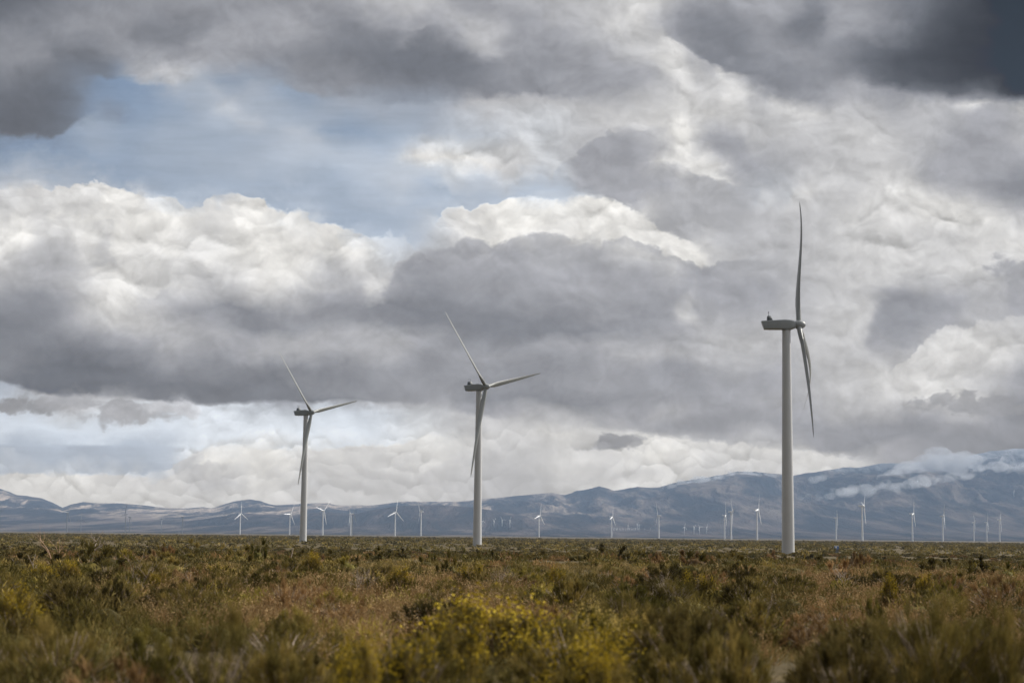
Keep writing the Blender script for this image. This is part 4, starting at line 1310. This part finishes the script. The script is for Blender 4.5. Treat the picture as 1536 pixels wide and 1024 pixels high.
# dead and bare plants: x, top y, height (m), spread, wood, shoots, label
DEAD = [
 (82, 785, 2.6, 0.40, 'redtwig', 2, 4, 0.022, 0.0, "tall bare branching dead shrub rising above the horizon on the left"),
 (44, 832, 1.1, 0.25, 'twig', 1, 2, 0.018, -0.55, "single pale dead stick leaning left, near the left edge"),
 (222, 824, 1.35, 0.45, 'twig', 2, 3, 0.014, 0.25, "arching pale bare twigs left of the small orange-yellow bush"),
 (196, 860, 0.75, 0.6, 'twig', 9, 4, 0.009, 0.0, "grey twiggy dead shrub on the left, in front of the arching twigs"),
 (428, 824, 1.25, 0.10, 'twig', 1, 1, 0.020, -0.1, "lone pale upright stick below the left big tower"),
 (548, 848, 0.95, 0.6, 'twig', 10, 4, 0.010, 0.0, "silvery grey dead shrub left of the yellow bushes"),
 (752, 846, 0.95, 0.6, 'twig', 6, 4, 0.012, 0.0, "whitish bare twigs sticking up below the middle big tower"),
 (1005, 858, 0.95, 0.6, 'twig', 10, 4, 0.010, 0.0, "grey dead shrub beside the rounded yellow-green bush"),
 (1270, 847, 1.0, 0.5, 'twig', 5, 4, 0.010, 0.15, "grey bare twigs in front of the first small pale turbine"),
 (1135, 882, 0.7, 0.7, 'twig', 9, 4, 0.008, 0.0, "greyish dead twigs under the broad olive bush"),
 (975, 925, 0.6, 0.6, 'redtwig', 8, 4, 0.007, 0.0, "brown dead twigs between the pale yellow bush and the dark bush"),
 (154, 795, 2.6, 0.5, 'twig', 2, 3, 0.05, 0.5, "crooked dark dead shrub on the horizon near the far left turbines"),
]
for i, (px, py, h, spread, wood, start, lev, r, lean, label) in enumerate(DEAD):
    d = ground_depth(px, py, h * 0.98)
    if i == 0: d = 92.0; h = at(px, py, d).z - float(ground_z(at(px, py, d).x, d))
    if i == 11: d = 420.0; h = at(px, py, d).z - float(ground_z(at(px, py, d).x, d))
    p = at(px, py, d)
    o = link("dead_shrub" if lev > 2 else "dead_stick", dead_mesh(300 + i, h, spread, wood, start, lev, max(r, d * 0.00045), 2, lean))
    # put the tip, not the root, at the pixel column
    o.location = (p.x - (lean * h * 0.8 if start < 3 else 0), d, float(ground_z(p.x, d)))
    tag(o, label, "dead shrub" if lev > 2 else "stick")

# ---- grass and low growth: nobody could count it
def spots_over(rng, d0, d1, per, umax, pad=5.0):
    """random places over the plain ahead, a little wider than the view"""
    n = int((umax * (d1 ** 2 - d0 ** 2) + 2 * pad * (d1 - d0)) * per)
    y = (np.sqrt(rng.uniform((d0 + pad / umax) ** 2, (d1 + pad / umax) ** 2, n)) - pad / umax)
    x = rng.uniform(-1, 1, n) * (umax * y + pad)
    return x, y, n

def field(name, mat, d0, d1, per, nb, hgt, wid, seed, mask=None, lean=0.35, seedheads=False, spread=0.10, umax=0.36, power=1.0):
    rng = np.random.default_rng(seed)
    x, y, n = spots_over(rng, d0, d1, per, umax)
    if mask is not None:
        k = rng.uniform(0, 1, n) < mask(x, y); x, y = x[k], y[k]; n = len(x)
    z = ground_z(x, y)
    cx = np.repeat(x, nb) + rng.normal(size=n * nb) * spread; cy = np.repeat(y, nb) + rng.normal(size=n * nb) * spread
    base = np.stack([cx, cy, np.repeat(z, nb) - 0.02], -1)
    th = np.repeat(rng.uniform(0.55, 1.15, n), nb) * rng.uniform(0.45, 1.1, n * nb) * hgt
    dr = rng.normal(size=(n * nb, 3)) * lean; dr[:, 2] = 1.0; dr[:, 0] += 0.18
    wd = np.maximum(wid, np.repeat(y, nb) * 0.00038) * rng.uniform(0.7, 1.2, n * nb)
    tint = np.clip(np.repeat(rng.normal(0.42, 0.17, n), nb) + rng.normal(0, 0.15, n * nb), 0, 1)
    A = Acc(); A.add(*blade_arrays(base, dr, th, wd, 0.7, tint, rng))
    o = link(name, A.mesh(name, PM[mat])); tag(o, kind='stuff')
    if seedheads:
        B_ = Acc(); m = 5
        k = rng.uniform(0, 1, n * nb) < 0.5
        bb = base[k] + unit(dr[k]) * th[k][:, None] * 0.62; L = th[k]; un = unit(dr[k]); nk = len(bb)
        pb = np.repeat(bb, m, 0) + np.repeat(un * L[:, None], m, 0) * rng.uniform(0, 0.42, nk * m)[:, None] + rng.normal(size=(nk * m, 3)) * 0.010
        B_.add(*blade_arrays(pb, np.repeat(un, m, 0) + rng.normal(size=(nk * m, 3)) * 0.7, rng.uniform(0.02, 0.05, nk * m), np.maximum(0.014, pb[:, 1] * 0.0005), 0.2, np.clip(rng.normal(0.5, 0.2, nk * m), 0, 1), rng))
        s = link("seed_heads", B_.mesh("seed_heads", PM['seed'])); tag(s, kind='stuff')

def russet_zone(x, y):
    U = FPX * x / y
    n = (VN3.fbm(x / 5.0 + 3, y / 7.0 + 3, 3) - 0.5) * 1.6
    a = sstep(-600, -480, U + n * 120) * (1 - sstep(-20, 60, U + n * 120)) * sstep(19, 25, y + n * 6) * (1 - sstep(52, 70, y + n * 12))
    b = sstep(360, 480, U + n * 120) * sstep(20, 27, y + n * 6) * (1 - sstep(65, 90, y + n * 12))
    return np.clip(a * 0.85 + b * 0.5, 0, 1)

field("dry_grass", 'straw', 7.5, 42, 1.3, 46, 0.42, 0.006, 61, lambda x, y: 0.15 + 0.85 * (VN1.fbm(x / 3.0, y / 3.0, 3) > 0.46))
field("green_grass", 'olive', 7.5, 60, 1.0, 34, 0.38, 0.007, 62, lambda x, y: 0.10 + 0.9 * (VN2.fbm(x / 3.5 + 8, y / 3.5, 3) > 0.5))
field("seed_grass", 'russet', 15, 90, 4.2, 30, 0.62, 0.006, 63, russet_zone, 0.30, True)
field("dry_grass", 'straw', 42, 120, 1.9, 18, 0.42, 0.012, 64, lambda x, y: 0.3 + 0.7 * (VN1.fbm(x / 6.0, y / 6.0, 3) > 0.48))
field("dry_grass", 'straw', 120, 420, 0.42, 12, 0.34, 0.03, 65, lambda x, y: 0.15 + 0.85 * (VN1.fbm(x / 14.0, y / 14.0, 3) > 0.5), spread=0.6)

def clump_field(name, mat, d0, d1, per, nb, hgt, wdt, leaf, seed, umax=0.36, mask=None):
    rng = np.random.default_rng(seed)
    x, y, n = spots_over(rng, d0, d1, per, umax)
    if mask is not None:
        k = rng.uniform(0, 1, n) < mask(x, y); x, y = x[k], y[k]; n = len(x)
    z = ground_z(x, y)
    s = rng.uniform(0.5, 1.25, n) ** 1.3
    N = n * nb
    az = rng.uniform(0, 6.28, N); el = np.arcsin(rng.uniform(0, 1, N)); r = rng.uniform(0.35, 1, N) ** 0.6
    d = np.stack([np.cos(az) * np.cos(el), np.sin(az) * np.cos(el), np.sin(el)], -1)
    S = np.repeat(s, nb)
    p = d * r[:, None] * np.stack([S * wdt, S * wdt, S * hgt], -1) + np.stack([np.repeat(x, nb), np.repeat(y, nb), np.repeat(z, nb)], -1)
    tint = np.clip(np.repeat(rng.normal(0.42, 0.28, n), nb) + rng.normal(0, 0.13, N), 0, 1)
    A = Acc(); A.add(*blade_arrays(p, d * 0.8 + np.array([0, 0, 0.6]) + rng.normal(size=(N, 3)) * 0.5, leaf * S * rng.uniform(0.7, 1.3, N), np.maximum(leaf * (0.22 if leaf > 0.12 else 0.12), np.repeat(y, nb) * 0.0006) * S, 0.4, tint, rng))
    for i in range(n):
        v, q, t, a = CORES[i % len(CORES)]
        A.add(v * np.array([s[i] * wdt, s[i] * wdt, s[i] * hgt]) * 0.64 + np.array([x[i], y[i], z[i]]), q, t, a)
    o = link(name, A.mesh(name, PM[mat])); tag(o, kind='stuff')

CORES = [core_dome(1.0, 1.0, np.random.default_rng(900 + i), 4, 8) for i in range(12)]
thick = lambda sc, th: (lambda x, y: 0.25 + 0.75 * (VN2.fbm(x / sc + 5, y / sc + 5, 3) > th))
clump_field("low_scrub", 'olive', 12, 62, 0.26, 300, 0.50, 0.52, 0.115, 81, mask=lambda x, y: 1 - 0.75 * russet_zone(x, y))
clump_field("low_scrub", 'dark', 12, 62, 0.18, 300, 0.54, 0.58, 0.115, 82, mask=lambda x, y: 1 - 0.6 * russet_zone(x, y))
clump_field("low_scrub", 'green', 14, 62, 0.07, 340, 0.44, 0.46, 0.095, 83)
clump_field("low_scrub", 'olive', 24, 110, 0.12, 70, 0.42, 0.55, 0.14, 71, mask=thick(9.0, 0.48))
clump_field("low_scrub", 'dark', 36, 150, 0.035, 70, 0.50, 0.70, 0.16, 72)
clump_field("low_scrub", 'russet', 40, 200, 0.020, 50, 0.34, 0.55, 0.16, 73)
clump_field("far_scrub", 'olive', 110, 560, 0.0170, 80, 0.60, 1.2, 0.32, 74, mask=thick(14.0, 0.45))
clump_field("far_scrub", 'dark', 130, 620, 0.0125, 80, 0.70, 1.4, 0.34, 75)
clump_field("far_scrub", 'russet', 110, 500, 0.0075, 60, 0.50, 1.1, 0.30, 78)
clump_field("far_scrub", 'dark', 560, 2800, 0.0026, 18, 1.2, 2.4, 0.9, 76, 0.33)
clump_field("far_scrub", 'olive', 480, 2200, 0.0034, 18, 0.95, 2.0, 0.8, 77, 0.33)
# ------------------------------------------------------------------ small things
def rock_mesh(seed, r):
    rng = random.Random(seed)
    bm = bmesh.new()
    bmesh.ops.create_icosphere(bm, subdivisions=3, radius=r)
    off = Vector((rng.uniform(0, 50), rng.uniform(0, 50), rng.uniform(0, 50)))
    from mathutils import noise as mn
    for v in bm.verts:
        n = mn.fractal(v.co * (1.7 / r) + off, 1.0, 2.0, 4)
        v.co *= 1 + 0.32 * n
        v.co.z *= 0.62
    me = bpy.data.meshes.new("stone"); bm.to_mesh(me); bm.free()
    m = bpy.data.materials.get("chalky stone")
    if m is None:
        m, T, b, out = new_mat("chalky stone")
        g = T.n('ShaderNodeNewGeometry')
        n = T.noise(g.outputs['Position'], 14.0, 6, 0.65).outputs[0]
        T.put(b.inputs['Base Color'], T.ramp(n, [(0.3, (0.22, 0.19, 0.16)), (0.6, (0.46, 0.42, 0.37))]).outputs[0])
        b.inputs['Roughness'].default_value = 0.95
    me.materials.append(m)
    return me
for i, (px, py, r, label) in enumerate(((1262, 921, 0.10, "left of the pale stones lying in the dry grass at the right"), (1276, 925, 0.14, "largest pale stone in the dry grass at the right"), (1290, 932, 0.11, "right-hand pale stone in the dry grass at the right"),
                             (1214, 923, 0.08, "small pale stone apart on the left of the other pale stones"))):
    d = ground_depth(px, py, 0.30)
    p = at(px, py, d)
    o = link("pale_stone", rock_mesh(40 + i, r))
    o.location = (p.x, d, float(ground_z(p.x, d)) + 0.17)
    o.scale = (1.5, 1.2, 1.0)
    tag(o, label, "stone", "pale stones in the dry grass")

def blue_box():
    px, py, d = 1254.7, 822.5, 660.0
    p = at(px, py, d)
    z = float(ground_z(p.x, d))
    root = bpy.data.objects.new("equipment_box", None); COL.objects.link(root)
    root.location = (p.x, d, z); root.rotation_euler = (0, 0, math.radians(12))
    H = at(px, 818.3, d).z - z
    m, T, b, out = new_mat("blue cabinet paint")
    n = T.noise(T.n('ShaderNodeTexCoord').outputs['Object'], 3.0, 4).outputs[0]
    T.put(b.inputs['Base Color'], T.ramp(n, [(0.3, (0.06, 0.13, 0.34)), (0.7, (0.10, 0.20, 0.46))]).outputs[0])
    b.inputs['Roughness'].default_value = 0.5
    def bev(name, dims, loc, mat, bevel=0.05):
        me = bpy.data.meshes.new(name); bm = bmesh.new(); bmesh.ops.create_cube(bm, size=1)
        for v in bm.verts: v.co = Vector((v.co.x * dims[0], v.co.y * dims[1], v.co.z * dims[2])) + Vector(loc)
        bmesh.ops.bevel(bm, geom=bm.edges[:], offset=bevel, segments=2, affect='EDGES')
        bm.to_mesh(me); bm.free(); me.materials.append(mat)
        return link(name, me, root)
    bev("cabinet", (1.5, 1.0, 1.25), (0, 0, H - 0.65), m)
    bev("lid", (1.62, 1.12, 0.12), (0, 0, H), M_FARW, 0.03)
    bev("door", (0.62, 0.06, 0.9), (-0.34, -0.53, H - 0.65), M_FARW, 0.02)
    bev("plinth", (1.3, 0.85, max(H - 1.2, 0.4)), (0, 0, (H - 1.275) / 2), M_DARK, 0.03)
    tag(root, "small blue box with a white panel, showing above the bushes right of the tallest tower", "box")
blue_box()

# low cloud on the mountainside
def cloud(name, pts, seed, label_density):
    """a lumpy closed body of cloud along pixels (x, y, depth, radius_px); grown as one skin"""
    rng = random.Random(seed)
    mb = bmesh.new()
    from mathutils import noise as mn
    cs = []
    for (x0, y0, d0, r0), (x1, y1, d1, r1) in zip(pts[:-1], pts[1:]):
        n = max(int(math.hypot(x1 - x0, y1 - y0) / 5), 2)
        for i in range(n):
            t = i / n
            r = (r0 + (r1 - r0) * t) * rng.uniform(0.55, 1.25)
            d = d0 + (d1 - d0) * t + rng.uniform(-250, 250)
            p = at(x0 + (x1 - x0) * t + rng.uniform(-4, 4), y0 + (y1 - y0) * t + rng.uniform(-.5, .5) * r, d)
            cs.append((p, r * d / FPX))
    for p, r in cs:
        M4 = Matrix.Translation(p) @ Matrix.Diagonal((1.9, 2.2, 1.15, 1))
        bmesh.ops.create_icosphere(mb, subdivisions=2, radius=r, matrix=M4)
    me = bpy.data.meshes.new(name); mb.to_mesh(me); mb.free()
    o = link(name, me)
    rm = o.modifiers.new("skin", 'REMESH'); rm.mode = 'VOXEL'; rm.voxel_size = 14.0
    dg = bpy.context.evaluated_depsgraph_get()
    ev = o.evaluated_get(dg)
    me2 = bpy.data.meshes.new_from_object(ev)
    o.modifiers.clear(); o.data = me2
    for v in me2.vertices:
        q = Vector(v.co)
        n = mn.fractal(q * 0.008, 1.0, 2.0, 4) * 26 + mn.fractal(q * 0.025, 1.0, 2.0, 3) * 12
        v.co = q + v.normal * n
    m = bpy.data.materials.new("mountain cloud")
    m.use_nodes = True
    T = NT(m.node_tree)
    out = T.n('ShaderNodeOutputMaterial')
    v = T.n('ShaderNodeVolumePrincipled')
    v.inputs['Color'].default_value = (0.90, 0.91, 0.93, 1)
    g = T.n('ShaderNodeNewGeometry')
    mp_ = T.n('ShaderNodeMapping'); mp_.inputs['Scale'].default_value = (1.0, 0.5, 1.3)
    T.put(mp_.inputs[0], g.outputs['Position'])
    nz = T.noise(mp_.outputs[0], 0.0058, 4, 0.60, 0.5).outputs[0]
    T.put(v.inputs['Density'], T.m('MULTIPLY', T.maprange(nz, 0.33, 0.64, 0.0, 1.0, True), label_density))
    T.t.links.new(v.outputs[0], out.inputs['Volume'])
    me2.materials.clear(); me2.materials.append(m)
    tag(o, kind='stuff')

D = 14600.0
cloud("low_cloud", [(1198, 747, D - 900, 2.5), (1232, 745, D - 900, 4), (1262, 740, D - 800, 5.5), (1290, 735, D - 700, 6.5), (1330, 731, D - 400, 6), (1358, 728, D - 300, 6), (1385, 721, D - 100, 8), (1430, 715, D, 6.5), (1462, 711, D, 5), (1482, 711, D + 100, 3)], 5, 0.0052)
cloud("low_cloud", [(1325, 718, D + 500, 5), (1345, 710, D + 900, 8), (1372, 702, D + 1100, 12), (1395, 693, D + 1700, 14), (1420, 691, D + 2000, 13), (1450, 690, D + 2100, 9), (1475, 688, D + 2100, 5)], 6, 0.0055)
cloud("low_cloud", [(1452, 708, D + 900, 3), (1478, 700, D + 1100, 5), (1510, 700, D + 1300, 6), (1548, 697, D + 1300, 7)], 9, 0.006)
cloud("low_cloud", [(1216, 721, D + 900, 3), (1230, 719, D + 900, 5), (1244, 714, D + 900, 3)], 7, 0.007)
cloud("low_cloud", [(985, 731, D + 1900, 2), (1020, 727, D + 1900, 4), (1055, 721, D + 2200, 6), (1090, 717, D + 2300, 7), (1130, 716, D + 2200, 6), (1165, 716, D + 2200, 4)], 8, 0.007)
